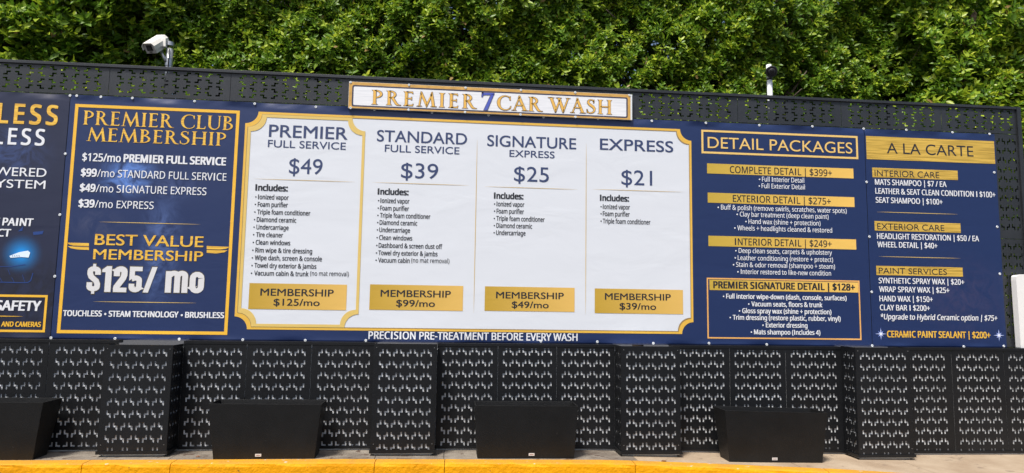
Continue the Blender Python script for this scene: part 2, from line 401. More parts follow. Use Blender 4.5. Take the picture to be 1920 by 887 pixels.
GLYPHS['c'] = {
 ' ': [175],
 '$': [384,[170,-39,170,33,98,39,42,55,42,112,100,93,170,85,170,220,130,233,97,249,73,266,55,287,45,312,42,341,45,372,57,398,76,419,102,435,133,446,170,451,170,510,213,510,213,451,278,444,331,426,313,377,266,392,213,400,213,265,287,238,305,228,320,216,331,202,340,187,345,169,347,148,343,118,331,93,312,72,285,55,252,43,213,36,213,-39],[170,280,170,399,148,396,130,390,117,382,107,372,101,360,99,346,101,329,106,316,115,305,127,295,146,287],[213,88,237,92,256,98,271,106,281,117,287,129,289,144,287,159,282,172,273,182,259,191,239,199,213,206]],
 '%': [558,[131,185,102,190,77,203,58,225,44,255,36,292,33,336,36,380,43,417,56,447,75,469,100,482,131,486,161,482,186,469,206,447,220,417,229,380,232,336,229,292,221,255,207,225,188,203,162,190],[120,0,386,480,438,480,172,0],[131,228,154,234,170,255,179,289,183,336,177,397,160,433,131,445,115,442,103,433,94,417,87,396,83,369,82,336,83,304,87,276,94,255,103,240,115,231],[424,-7,395,-2,371,11,352,33,338,63,329,100,326,144,329,188,337,225,350,255,369,277,393,290,424,294,455,290,480,277,499,255,514,225,522,188,525,144,522,100,514,63,501,33,481,11,456,-2],[424,36,447,42,463,63,473,97,476,144,470,204,453,240,424,252,409,249,397,240,387,225,381,204,377,177,375,144,377,111,381,84,387,63,397,48,409,39]],
 '&': [492,[187,-7,144,-3,107,9,77,28,54,54,40,86,36,125,39,157,48,185,63,208,84,228,109,248,139,266,99,318,89,337,83,359,81,382,84,413,95,439,114,459,139,475,169,484,204,487,237,484,266,475,289,460,306,439,317,414,320,383,317,357,308,333,293,312,273,293,250,275,224,258,354,133,382,181,401,240,461,240,434,160,422,136,408,115,392,95,490,0,410,0,352,56,330,39,307,24,281,11,254,1,222,-5],[188,293,212,308,231,322,245,336,254,350,260,366,262,383,260,399,255,412,246,423,234,432,219,437,202,439,185,437,169,432,156,424,146,413,140,399,138,383,140,367,144,352,151,338],[189,46,216,47,241,52,263,60,282,70,299,81,314,93,175,229,152,215,133,200,118,185,106,169,100,150,97,127,100,104,108,84,122,68,141,56,163,48]],
 '(': [201,[126,-106,102,-76,81,-43,64,-9,51,28,40,66,33,104,28,144,27,184,28,225,33,265,40,304,51,342,64,379,81,415,102,448,126,480,181,480,159,447,140,413,124,378,110,340,100,302,93,264,88,224,87,185,88,146,93,108,100,70,110,32,124,-5,140,-40,159,-74,181,-106]],
 ')': [201,[21,-106,43,-74,62,-40,78,-5,91,32,101,70,109,108,113,146,115,185,113,224,109,264,101,302,91,340,78,378,61,413,42,447,20,480,76,480,100,448,120,415,137,379,151,342,161,304,169,265,173,225,175,184,173,144,169,104,161,66,151,28,137,-9,120,-43,100,-76,76,-106]],
 '*': [370,[131,208,71,240,150,346,28,356,37,418,165,381,150,510,216,510,203,381,332,418,341,356,218,346,298,240,240,208,183,326]],
 '+': [384,[167,75,167,213,34,213,34,261,167,261,167,400,216,400,216,261,349,261,349,213,216,213,216,75]],
 ',': [180,[28,-87,47,-3,61,78,124,78,129,71,104,-8,71,-87]],
 '-': [216,[27,154,27,206,189,206,189,154]],
 '/': [250,[7,0,185,480,243,480,64,0]],
 '0': [384,[191,-7,153,-3,121,10,93,30,72,59,55,95,43,137,35,186,33,240,34,278,37,313,42,344,49,373,61,407,78,435,99,458,125,474,156,484,191,487,229,483,262,471,289,450,312,422,329,386,341,344,349,296,351,240,350,203,347,169,342,137,335,108,322,74,305,45,284,23,258,6,227,-3],[191,44,224,49,249,65,268,92,278,120,286,154,290,194,291,240,290,286,286,326,278,360,268,388,249,415,224,431,191,437,159,431,133,415,115,388,105,360,98,326,93,286,92,240,93,194,98,154,105,120,115,93,133,65,159,49]],
 '1': [384,[181,0,181,335,181,381,183,418,164,400,142,381,91,339,60,379,189,480,238,480,238,0]],
 '2': [384,[32,0,32,49,158,176,219,240,234,259,247,278,257,296,264,315,268,334,269,355,267,380,259,400,246,415,229,427,208,434,185,436,162,435,142,430,123,424,69,390,38,430,57,445,79,458,102,470,128,479,155,484,185,486,226,482,262,471,291,452,312,427,325,396,330,359,328,334,323,311,314,288,303,267,288,245,271,224,207,155,107,56,107,54,349,54,349,0]],
 '3': [384,[162,-7,92,-1,71,4,50,11,30,19,30,75,95,51,163,43,202,46,233,54,256,68,271,87,281,110,284,138,280,165,268,186,249,202,222,213,189,220,150,222,103,222,103,273,150,273,187,275,217,284,240,298,257,316,267,338,271,363,268,385,260,403,247,417,230,428,208,434,183,437,159,435,136,431,117,425,62,396,33,437,51,449,72,461,96,471,123,480,152,485,183,486,229,483,266,471,294,453,315,428,327,400,331,367,328,337,319,312,304,290,284,274,260,261,232,253,232,250,267,243,296,231,318,214,333,192,343,166,346,136,344,110,337,85,326,62,311,42,291,25,266,11,237,1,202,-5]],
 '4': [384,[244,0,244,109,14,109,14,159,240,482,301,482,301,162,371,162,371,109,301,109,301,0],[72,162,244,162,244,313,245,372,247,419,244,419,231,392,216,367]],
 '5': [384,[167,-7,97,0,76,5,58,12,42,19,42,75,60,66,79,58,101,52,167,44,200,46,229,55,253,69,271,89,282,115,285,147,282,176,273,200,257,219,234,233,203,242,165,244,122,241,83,234,54,253,72,480,312,480,312,426,122,426,111,287,142,291,185,294,220,292,251,285,279,273,302,257,326,229,341,195,346,153,343,118,334,87,319,59,299,36,273,17,242,4,207,-4]],
 '6': [384,[200,-7,171,-4,143,3,118,16,95,34,75,57,59,86,49,111,42,139,38,170,37,205,38,239,41,273,46,307,54,339,65,369,79,397,97,423,119,444,146,462,177,475,214,484,257,486,288,485,316,480,316,430,288,436,258,438,229,436,203,431,181,422,162,411,145,397,132,380,121,361,113,341,106,318,96,244,100,244,112,259,126,272,143,284,163,293,187,298,214,300,253,296,286,283,314,262,336,233,348,197,353,154,350,119,342,87,329,60,311,36,281,12,244,-2],[199,43,226,46,249,55,268,70,283,92,291,120,294,154,292,183,284,207,271,227,253,242,230,251,201,254,181,252,163,248,146,241,132,231,120,220,110,208,103,194,98,180,97,166,98,147,102,128,108,108,117,91,128,75,142,61,159,51,178,45]],
 '7': [384,[91,0,288,426,30,426,30,480,351,480,351,434,156,0]],
 '8': [384,[193,-7,157,-5,125,2,98,12,75,27,51,53,38,85,33,122,34,143,39,162,47,179,57,195,69,209,83,221,132,251,110,265,90,281,73,299,59,320,51,344,48,372,50,395,57,416,67,434,81,450,98,463,118,473,141,480,165,485,191,486,231,483,265,473,295,457,317,434,331,406,335,371,334,353,330,336,323,321,313,307,302,295,289,283,244,254,298,222,313,209,325,196,336,181,344,164,349,145,351,124,346,87,332,55,308,29,276,9,238,-3],[194,277,216,287,236,299,253,312,266,328,274,347,277,369,274,390,266,407,253,421,236,431,215,437,191,439,168,437,147,431,130,421,117,407,109,390,106,369,107,354,111,340,118,328,127,317,137,308,150,299],[192,40,222,43,247,51,267,63,281,80,290,100,293,124,290,146,281,165,265,182,245,196,221,210,192,222,181,226,154,213,132,199,114,183,101,165,93,145,91,122,93,100,102,80,116,63,135,51,161,43]],
 '9': [384,[129,-7,98,-5,69,0,69,50,87,46,106,43,128,42,157,43,183,49,205,57,224,69,240,83,254,99,265,118,274,138,280,161,289,235,285,235,274,221,260,207,243,196,222,187,199,181,171,179,133,184,99,196,72,217,50,246,38,282,34,324,36,356,42,385,53,411,67,433,85,452,106,467,130,478,157,484,187,486,216,484,244,476,269,463,292,445,312,422,328,393,337,368,344,340,348,309,349,275,348,240,345,206,340,173,332,141,322,110,307,82,289,57,267,35,240,17,208,4,171,-4],[184,226,205,227,223,231,240,239,254,248,266,259,276,272,284,286,288,299,289,314,288,333,284,352,278,371,269,388,258,404,244,418,227,428,208,434,187,437,161,433,138,424,119,409,104,387,95,359,92,325,95,296,102,272,115,252,132,237,155,229]],
 ':': [180,[89,278,79,279,69,283,60,289,54,297,50,309,48,324,50,339,54,351,60,359,69,365,79,368,89,369,100,368,110,365,119,359,126,351,130,339,132,324,130,309,126,297,119,289,110,283,100,279],[89,-9,79,-8,69,-5,60,1,54,10,50,22,48,36,50,51,54,63,60,71,69,77,79,80,89,81,100,80,110,77,119,71,126,63,130,51,132,36,130,22,126,10,119,1,110,-5,100,-8]],
 'A': [429,[0,0,187,482,242,482,428,0,366,0,308,148,118,148,61,0],[138,202,290,202,236,347,230,367,221,396,214,419,203,378,193,347]],
 'B': [437,[65,0,65,480,202,480,244,478,281,473,312,465,338,453,364,431,379,400,384,361,382,334,374,311,361,290,343,274,320,262,293,255,293,251,312,247,331,241,348,234,363,224,376,212,386,197,394,180,399,160,400,136,395,96,380,63,356,36,331,20,303,9,270,2,234,0],[126,275,214,275,251,278,279,284,299,295,312,310,319,330,322,354,319,378,309,397,294,411,272,420,242,426,205,428,126,428],[126,51,222,51,261,54,290,62,311,76,325,94,333,116,336,141,333,165,324,185,310,202,288,215,257,222,218,225,126,225]],
 'C': [424,[261,-7,226,-5,194,1,165,10,139,24,109,46,85,75,65,109,55,139,47,170,42,204,41,240,43,276,48,309,56,340,67,368,88,403,114,431,146,455,173,469,203,478,236,484,271,486,308,484,342,479,374,470,404,458,379,407,330,425,271,433,234,430,202,420,173,404,149,381,130,353,116,320,108,282,105,240,107,197,115,160,128,127,146,98,169,76,198,59,231,50,270,46,330,52,385,65,385,13,329,-2]],
 'D': [490,[65,0,65,480,213,480,248,478,281,473,311,464,338,453,371,432,398,406,420,374,433,346,442,315,447,282,449,244,445,187,433,138,412,96,383,61,347,35,304,15,255,4,199,0],[126,52,191,52,276,64,337,99,373,159,385,242,383,287,374,326,359,358,338,383,312,403,281,417,245,425,204,428,126,428]],
 'E': [373,[65,0,65,480,333,480,333,426,126,426,126,277,321,277,321,224,126,224,126,53,333,53,333,0]],
 'F': [349,[65,0,65,480,333,480,333,426,126,426,126,257,320,257,320,203,126,203,126,0]],
 'G': [489,[271,-7,235,-5,202,1,172,10,145,23,114,46,88,74,67,108,56,137,48,169,43,203,41,240,43,276,48,310,58,341,71,370,87,396,107,419,129,439,155,456,185,469,217,479,252,484,289,486,366,479,433,458,410,406,352,425,286,433,245,430,210,420,178,404,152,381,131,353,116,320,107,282,104,240,106,203,112,169,123,139,137,112,157,89,181,70,210,57,245,48,285,46,338,49,379,57,379,199,273,199,273,253,439,253,439,18,361,-1]],
 'H': [498,[65,0,65,480,126,480,126,277,371,277,371,480,432,480,432,0,371,0,371,224,126,224,126,0]],
 'I': [228,[27,0,27,35,83,48,83,431,27,445,27,480,200,480,200,445,144,431,144,48,200,35,200,0]],
 'J': [183,[-3,-128,-31,-125,-52,-119,-52,-68,-30,-73,-4,-75,28,-68,37,-62,45,-54,52,-44,58,-32,61,-16,62,3,62,480,122,480,122,7,118,-35,107,-69,88,-95,63,-113,32,-124]],
 'K': [416,[65,0,65,480,126,480,126,243,167,289,208,334,338,480,408,480,218,271,416,0,345,0,175,229,126,186,126,0]],
 'L': [352,[65,0,65,480,126,480,126,54,335,54,335,0]],
 'M': [609,[65,0,65,480,154,480,302,87,305,87,455,480,544,480,544,0,484,0,484,295,486,364,489,420,486,420,326,0,277,0,119,420,116,420,120,364,121,291,121,0]],
 'N': [510,[65,0,65,480,135,480,391,83,394,83,392,115,390,162,389,209,389,480,445,480,445,0,375,0,118,398,116,398,119,340,121,268,121,0]],
 'O': [525,[263,-7,227,-5,194,1,165,11,139,24,109,48,84,76,65,111,55,140,47,171,42,205,41,241,42,277,47,310,55,341,65,370,84,404,109,433,139,456,165,470,195,479,227,485,263,487,298,485,329,479,358,470,384,456,414,433,439,405,458,370,469,341,477,310,482,277,484,240,482,204,477,171,469,139,458,110,439,76,414,47,384,24,358,11,329,1,297,-5],[263,46,301,49,333,59,361,75,382,98,399,126,410,159,417,198,420,240,417,283,410,321,399,354,382,382,361,405,334,421,301,431,263,434,225,431,193,421,165,405,143,382,126,354,114,321,107,283,105,240,107,198,114,159,126,126,143,98,165,75,192,59,225,49]],
 'P': [406,[65,0,65,480,192,480,236,477,273,470,304,459,329,443,353,415,367,380,372,338,370,313,364,288,354,264,340,243,320,224,294,208,263,196,225,189,181,187,126,187,126,0],[126,238,174,238,216,241,250,248,276,261,295,279,306,304,310,336,306,364,296,387,280,405,257,418,225,425,187,428,126,428]],
 'Q': [525,[372,-114,279,-6,270,-7,263,-7,227,-5,194,1,165,11,139,24,109,48,84,76,65,111,55,140,47,171,42,205,41,241,42,277,47,310,55,341,65,370,84,404,109,433,139,456,165,470,195,479,227,485,263,487,298,485,329,479,358,470,384,456,414,433,439,405,458,370,469,341,477,310,482,277,484,240,481,198,475,159,464,123,448,91,429,62,405,38,376,20,344,5,459,-114],[263,46,301,49,333,59,361,75,382,98,399,126,410,159,417,198,420,240,417,283,410,321,399,354,382,382,361,405,334,421,301,431,263,434,225,431,193,421,165,405,143,382,126,354,114,321,107,283,105,240,107,198,114,159,126,126,143,98,165,75,192,59,225,49]],
 'R': [418,[65,0,65,480,197,480,239,477,275,471,305,460,329,446,353,419,367,385,372,343,370,319,366,298,358,279,348,264,336,250,322,239,276,215,408,0,337,0,221,198,126,198,126,0],[126,249,197,249,233,252,261,259,283,272,298,290,307,313,310,340,306,369,297,391,281,407,259,418,230,425,194,427,126,427]],
 'S': [369,[166,-7,91,-1,34,16,34,74,94,54,169,46,201,48,228,55,249,66,265,82,274,101,277,123,276,138,272,151,267,163,258,173,247,183,232,192,164,222,126,238,96,256,72,276,54,300,44,329,40,364,42,388,49,410,60,429,74,446,92,460,114,471,138,480,165,485,193,486,266,479,326,459,307,408,253,426,192,433,165,431,142,425,124,414,112,400,104,383,101,363,103,348,106,335,111,323,120,313,131,303,144,294,206,267,278,233,296,221,310,207,322,191,330,173,335,152,337,128,332,89,317,56,291,29,266,13,236,2,203,-4]],
 'T': [373,[156,0,156,426,7,426,7,480,366,480,366,426,217,426,217,0]],
 'U': [491,[243,-7,201,-4,164,5,133,21,107,42,87,68,72,98,63,133,60,171,60,480,121,480,121,169,124,133,135,102,152,78,176,60,208,49,246,46,286,50,317,61,341,80,357,106,367,135,370,169,370,480,430,480,430,169,428,137,421,107,410,80,394,55,373,34,348,16,318,4,283,-4]],
 'V': [403,[171,0,0,480,63,480,171,172,189,117,201,67,214,117,232,173,339,480,403,480,232,0]],
 'W': [625,[135,0,8,480,71,480,146,187,160,127,169,73,179,130,194,190,279,480,341,480,429,188,445,127,455,73,465,127,479,187,553,480,616,480,488,0,427,0,334,314,323,353,314,388,310,409,303,372,287,312,196,0]],
 'X': [394,[3,0,162,250,13,480,80,480,197,291,316,480,379,480,231,251,391,0,322,0,195,208,66,0]],
 'Y': [380,[160,0,160,183,0,480,66,480,190,244,315,480,380,480,220,186,220,0]],
 'Z': [384,[26,0,26,46,278,426,34,426,34,480,351,480,351,434,99,54,358,54,358,0]],
 'a': [377,[144,-7,114,-4,86,5,63,19,45,40,34,67,31,100,36,133,50,161,73,183,97,196,127,206,162,212,203,215,265,217,265,238,262,265,256,286,245,301,230,311,212,316,190,318,136,310,89,291,71,335,126,357,148,362,170,365,193,366,233,363,266,353,291,337,308,314,319,283,322,245,322,0,279,0,268,51,265,51,249,33,233,19,216,7,196,0,173,-5],[158,41,187,44,212,52,234,66,251,86,261,112,264,144,264,176,211,174,171,170,140,163,118,152,103,138,95,121,92,99,94,81,100,66,110,55,124,47,140,43]],
 'b': [413,[228,-7,201,-5,178,0,158,9,142,20,128,32,116,46,111,46,99,0,57,0,57,510,116,510,116,386,115,344,113,312,116,312,128,327,142,339,158,351,178,359,201,364,228,366,269,361,305,345,335,319,353,293,366,261,374,223,376,180,374,137,366,99,353,67,335,40,305,14,269,-1],[219,42,248,46,273,58,291,78,304,105,312,139,315,181,309,240,291,283,260,308,218,317,183,313,157,302,138,284,126,258,119,224,116,182,116,179,119,138,126,105,138,78,157,58,184,46]],
 'c': [322,[201,-7,171,-5,143,2,117,13,93,28,74,48,58,73,46,103,39,138,37,178,39,220,47,256,59,286,76,311,96,332,119,347,146,358,174,365,206,367,259,361,300,347,282,298,244,310,204,315,158,306,125,281,105,238,98,179,101,139,110,105,124,79,144,60,170,48,201,44,253,50,294,65,294,13,254,-2]],
 'd': [413,[185,-7,143,-2,107,14,77,40,60,66,47,98,39,136,37,179,39,223,47,261,60,293,78,319,108,346,144,361,185,367,211,365,234,360,254,351,270,340,285,328,297,314,301,314,299,339,297,367,297,510,356,510,356,0,308,0,300,48,297,48,285,34,271,21,254,9,234,0,211,-5],[194,42,228,46,255,56,274,74,287,98,295,129,298,168,298,179,295,220,288,254,275,282,256,302,229,314,193,318,164,313,140,301,122,280,109,252,101,218,98,178,101,138,109,105,122,78,141,58,165,46]],
 'e': [379,[210,-7,177,-4,147,3,120,14,96,30,75,51,59,76,47,106,39,140,37,177,39,215,46,249,57,279,72,305,90,326,112,344,138,357,166,364,196,367,226,364,252,358,276,347,296,331,313,312,327,290,337,264,343,235,345,204,345,169,98,169,102,131,113,100,129,76,152,58,180,47,213,44,274,50,328,69,328,17,274,-1],[99,216,283,216,280,244,273,269,262,290,245,306,223,315,195,318,169,315,147,306,129,291,114,271,105,245]],
 'f': [231,[73,0,73,314,10,314,10,342,73,362,73,383,77,425,87,458,104,483,127,500,156,510,190,514,229,510,260,502,244,455,220,462,191,465,173,463,158,457,147,446,139,430,134,409,132,383,132,360,223,360,223,314,132,314,132,0]],
 'g': [413,[195,-161,157,-160,123,-155,92,-148,65,-138,65,-84,93,-96,125,-105,160,-110,198,-112,227,-109,251,-100,271,-85,286,-65,295,-40,298,-11,298,3,298,27,300,48,297,48,276,24,251,7,221,-3,185,-7,142,-1,106,15,76,42,59,69,47,101,39,138,37,179,39,220,47,256,59,288,76,316,106,344,142,361,185,367,208,365,229,361,249,353,267,343,283,329,298,312,301,312,309,360,356,360,356,-6,353,-42,346,-74,334,-100,317,-122,294,-139,267,-151,233,-159],[194,42,227,45,253,55,273,71,287,94,295,126,298,165,298,179,295,224,287,259,273,285,252,303,226,313,193,317,165,313,142,301,123,281,109,254,101,220,98,179,101,138,109,104,123,77,141,57,165,46]],
 'h': [415,[57,0,57,510,116,510,116,361,113,310,117,310,130,327,146,341,164,352,185,360,206,364,229,366,269,363,302,352,328,335,346,310,357,276,361,234,361,0,302,0,302,230,293,278,266,307,222,317,186,313,158,302,139,283,126,257,119,225,116,186,116,0]],
 'i': [173,[87,420,78,421,70,424,62,429,57,436,54,446,52,457,54,469,57,479,62,486,70,491,78,494,87,495,96,494,104,491,111,486,117,479,120,469,122,457,120,446,117,436,111,429,104,424,96,421],[57,0,57,360,116,360,116,0]],
 'j': [173,[87,420,78,421,70,424,62,429,57,436,54,446,52,457,54,469,57,479,62,486,70,491,78,494,87,495,96,494,104,491,111,486,117,479,120,469,122,457,120,446,117,436,111,429,104,424,96,421],[15,-161,-15,-159,-37,-153,-37,-105,-16,-110,7,-112,21,-111,33,-107,43,-100,51,-90,56,-75,57,-56,57,360,116,360,116,-54,113,-85,105,-111,92,-133,73,-148,47,-158]],
 'k': [359,[57,0,57,510,116,510,116,244,115,216,113,185,116,185,128,201,144,221,158,238,273,360,343,360,197,206,353,0,281,0,156,168,116,132,116,0]],
 'l': [173,[57,0,57,510,116,510,116,0]],
 'm': [628,[57,0,57,360,105,360,113,311,117,311,129,328,144,342,162,353,182,361,202,365,223,367,262,363,293,352,317,333,333,306,336,306,350,325,366,340,386,352,407,360,429,365,452,367,489,363,520,353,543,335,560,310,570,277,574,234,574,0,515,0,515,232,507,279,483,308,442,317,410,314,385,304,367,287,355,264,347,234,345,199,345,0,286,0,286,232,278,279,253,308,212,317,180,313,155,302,137,283,125,258,118,226,116,187,116,0]],
 'n': [415,[57,0,57,360,105,360,113,311,117,311,130,328,146,342,165,353,186,361,208,365,230,367,270,363,302,353,328,335,346,310,357,277,361,234,361,0,302,0,302,230,293,278,266,307,222,317,186,313,158,302,139,283,126,258,119,226,116,187,116,0]],
 'o': [406,[202,-7,172,-4,143,3,117,15,94,32,75,53,58,79,46,109,39,143,37,181,40,223,48,260,62,292,82,318,106,339,135,355,168,364,204,367,236,364,264,357,290,345,314,328,333,307,349,282,361,252,368,218,370,181,367,139,359,101,345,69,325,42,300,21,271,6,239,-4],[203,42,237,46,263,59,283,80,298,107,306,141,309,181,306,220,298,253,283,281,263,301,236,313,203,317,169,313,143,301,123,281,109,253,101,220,98,181,101,141,109,107,123,80,143,59,170,46]],
 'p': [413,[57,-161,57,360,105,360,113,311,116,311,128,326,142,339,158,351,178,360,201,365,228,367,270,362,305,346,335,320,353,294,366,262,374,224,376,181,374,137,366,100,353,68,335,41,305,14,269,-1,228,-7,202,-5,179,0,159,9,142,20,128,32,116,46,112,46,115,17,116,-13,116,-161],[219,42,240,44,258,50,273,60,286,74,296,90,305,110,310,132,314,155,315,181,312,220,304,253,291,280,272,301,248,313,218,317,185,314,159,303,140,286,127,262,119,231,116,192,116,181,119,140,126,106,138,78,157,58,184,46]],
 'q': [413,[297,-161,297,-7,298,21,300,48,296,48,285,34,270,21,254,9,234,0,210,-5,183,-7,143,-2,107,14,78,40,60,66,47,98,39,136,37,179,40,223,47,261,60,293,78,319,108,346,144,361,185,367,212,365,235,360,255,351,271,339,286,326,298,311,300,311,309,360,356,360,356,-161],[195,42,228,46,255,56,274,73,287,97,295,128,298,167,298,179,295,221,287,255,275,282,256,302,228,314,193,318,164,313,140,301,122,280,108,252,101,218,98,178,101,139,109,105,122,78,141,58,165,46]],
 'r': [277,[57,0,57,360,105,360,112,294,115,294,128,313,143,330,160,345,179,357,201,364,225,367,247,366,267,363,260,308,241,312,221,313,203,311,186,306,169,298,154,286,141,272,131,256,123,236,118,215,116,192,116,0]],
 's': [322,[148,-7,83,-1,35,16,35,70,87,50,107,45,128,42,149,41,176,43,198,47,214,55,225,66,232,79,234,94,227,118,200,140,146,164,86,191,71,200,58,211,48,223,40,237,36,253,34,271,38,299,51,323,72,342,99,356,132,364,169,367,231,360,284,343,264,296,216,312,165,318,143,317,124,313,110,307,99,298,93,287,91,275,92,265,95,257,99,249,129,229,183,206,242,180,257,170,269,159,279,147,286,133,290,118,291,99,287,67,274,41,253,20,224,5,189,-4]],
 't': [242,[167,-7,149,-6,132,-2,115,3,100,11,87,22,77,37,68,55,63,78,62,105,62,314,11,314,11,343,62,366,86,443,121,443,121,360,225,360,225,314,121,314,121,106,123,86,128,70,137,57,148,49,162,43,177,42,205,44,228,49,228,4,201,-4]],
 'u': [415,[184,-7,144,-3,111,7,86,25,68,49,57,83,53,124,53,360,113,360,113,128,122,81,148,52,193,42,229,46,256,57,276,76,289,102,296,134,299,173,299,360,358,360,358,0,310,0,301,48,298,48,285,31,269,17,250,6,229,-1,207,-5]],
 'v': [341,[136,0,0,360,63,360,140,148,151,115,162,80,169,52,171,52,179,81,190,116,201,148,278,360,341,360,204,0]],
 'w': [528,[106,1,7,361,69,361,118,169,132,110,142,61,144,61,151,89,159,125,169,158,232,361,297,361,359,158,373,108,383,62,385,62,395,108,410,169,460,361,520,361,420,1,351,1,289,203,274,258,265,299,262,299,253,258,238,203,173,1]],
 'x': [355,[12,0,142,184,18,360,85,360,178,224,270,360,336,360,212,184,343,0,276,0,178,144,79,0]],
 'y': [343,[56,-161,28,-160,7,-156,7,-109,25,-111,47,-113,66,-111,83,-105,97,-95,108,-82,118,-67,127,-49,146,-1,1,360,64,360,142,155,160,104,172,57,175,57,187,101,206,156,279,360,343,360,187,-50,174,-81,157,-108,139,-131,116,-148,89,-158]],
 'z': [316,[26,0,26,39,220,314,38,314,38,360,285,360,285,316,94,46,289,46,289,0]],
 '|': [291,[121,-118,121,554,170,554,170,-118]],
}


def _dec(g):
    return g[0] / 1000, [[(c[i] / 1000, c[i + 1] / 1000) for i in range(0, len(c), 2)] for c in g[1:]]


FONT = {k: {c: _dec(g) for c, g in d.items()} for k, d in GLYPHS.items()}
CAP = {k: max(p[1] for c in FONT[k]['H'][1] for p in c) for k in FONT}
FONT['c']['I'] = (0.27, [[(0.09, 0), (0.09, CAP['c']), (0.18, CAP['c']), (0.18, 0)]])
FONT['c']['|'] = (0.30, [[(0.125, -0.12), (0.125, CAP['c'] + 0.03), (0.18, CAP['c'] + 0.03), (0.18, -0.12)]])


def clean(c, d=0.012):
    """drops outline points closer together than d, keeping the corners"""
    out = []
    for p in c:
        if out and math.hypot(p[0] - out[-1][0], p[1] - out[-1][1]) < d:
            continue
        out.append(p)
    while len(out) > 3 and math.hypot(out[0][0] - out[-1][0], out[0][1] - out[-1][1]) < d:
        out.pop()
    return out


def grow(c, w):
    """a closed outline with every edge moved outwards by w (outer outlines one way round, holes the other)"""
    n = len(c)
    out = []
    for i in range(n):
        p = c[i]
        ax, ay = p[0] - c[i - 1][0], p[1] - c[i - 1][1]
        bx, by = c[(i + 1) % n][0] - p[0], c[(i + 1) % n][1] - p[1]
        la, lb_ = math.hypot(ax, ay) or 1, math.hypot(bx, by) or 1
        ax, ay, bx, by = ax / la, ay / la, bx / lb_, by / lb_
        nx, ny = -(ay + by), ax + bx
        ln = math.hypot(nx, ny)
        if ln < 0.2:
            out.append(p)
            continue
        nx, ny = nx / ln, ny / ln
        k = w / max(0.6, nx * -ay + ny * ax)
        out.append((p[0] + nx * k, p[1] + ny * k))
    return out


def area(c):
    return sum(c[i - 1][0] * c[i][1] - c[i][0] * c[i - 1][1] for i in range(len(c))) / 2


def _ribbon(pts, w):
    """constant-width outline of an open centre line"""
    P = [Vector(p) for p in pts]
    L, R = [], []
    for i, p in enumerate(P):
        a = (P[i] - P[i - 1]).normalized() if i else (P[1] - P[0]).normalized()
        b = (P[i + 1] - P[i]).normalized() if i < len(P) - 1 else a
        t = (a + b).normalized()
        n = Vector((-t.y, t.x))
        k = w / 2 / max(0.5, t.dot(a))
        L.append(tuple(p + n * k))
        R.append(tuple(p - n * k))
    return L + R[::-1]


def _arc(cx, cy, rx, ry, a0, a1, n=7):
    return [(cx + rx * math.cos(math.radians(a0 + (a1 - a0) * i / n)), cy + ry * math.sin(math.radians(a0 + (a1 - a0) * i / n))) for i in range(n + 1)]


def _heavy():
    """narrow poster-weight glyphs for the big club price, drawn from their strokes (cap height 1)"""
    w = 0.19
    g = {}
    g['1'] = (0.40, [[(0.0, 0.77), (0.0, 0.86), (0.16, 1.0), (0.33, 1.0), (0.33, 0), (0.12, 0), (0.12, 0.77)]])
    g['2'] = (0.53, [_ribbon([(0.115, 0.62), (0.115, 0.80)] + _arc(0.245, 0.80, 0.13, 0.10, 180, 0) + [(0.375, 0.66), (0.34, 0.54), (0.13, 0.20), (0.115, 0.10)], w + 0.02)
                     , [(0.02, 0.0), (0.02, 0.17), (0.48, 0.17), (0.48, 0.0)]])
    g['5'] = (0.53, [[(0.03, 1.0), (0.47, 1.0), (0.47, 0.83), (0.21, 0.83), (0.21, 0.60), (0.03, 0.45)]
                     , _ribbon([(0.12, 0.52)] + _arc(0.25, 0.47, 0.13, 0.09, 140, 0) + [(0.38, 0.2)] + _arc(0.25, 0.2, 0.13, 0.10, 0, -180) + [(0.12, 0.33)], w)])
    g['$'] = (0.53, [_ribbon([(0.385, 0.66), (0.385, 0.78)] + _arc(0.25, 0.80, 0.135, 0.09, 0, 180) + [(0.115, 0.70), (0.16, 0.58), (0.34, 0.42), (0.385, 0.30)] +
                             _arc(0.25, 0.20, 0.135, 0.09, 0, -180) + [(0.115, 0.22), (0.115, 0.36)], w)
                     , [(0.20, 0.9), (0.20, 1.08), (0.30, 1.08), (0.30, 0.9)], [(0.20, -0.08), (0.20, 0.12), (0.30, 0.12), (0.30, -0.08)]])
    g['/'] = (0.50, [[(0.0, 0), (0.28, 1.0), (0.46, 1.0), (0.18, 0)]])
    g[' '] = (0.12, [])
    g['m'] = (0.80, [[(0.03, 0), (0.03, 0.83), (0.22, 0.83), (0.22, 0)],
                     _ribbon([(0.15, 0.66)] + _arc(0.30, 0.66, 0.11, 0.10, 150, 0) + [(0.41, 0.0)], w * 0.98),
                     _ribbon([(0.42, 0.66)] + _arc(0.55, 0.66, 0.11, 0.10, 150, 0) + [(0.66, 0.0)], w * 0.98)])
    g['o'] = (0.52, [_ribbon(_arc(0.25, 0.57, 0.14, 0.16, 0, 180) + [(0.11, 0.24)] + _arc(0.25, 0.24, 0.14, 0.155, 180, 360) + [(0.39, 0.58)], w)])
    return g


HEAVY = _heavy()


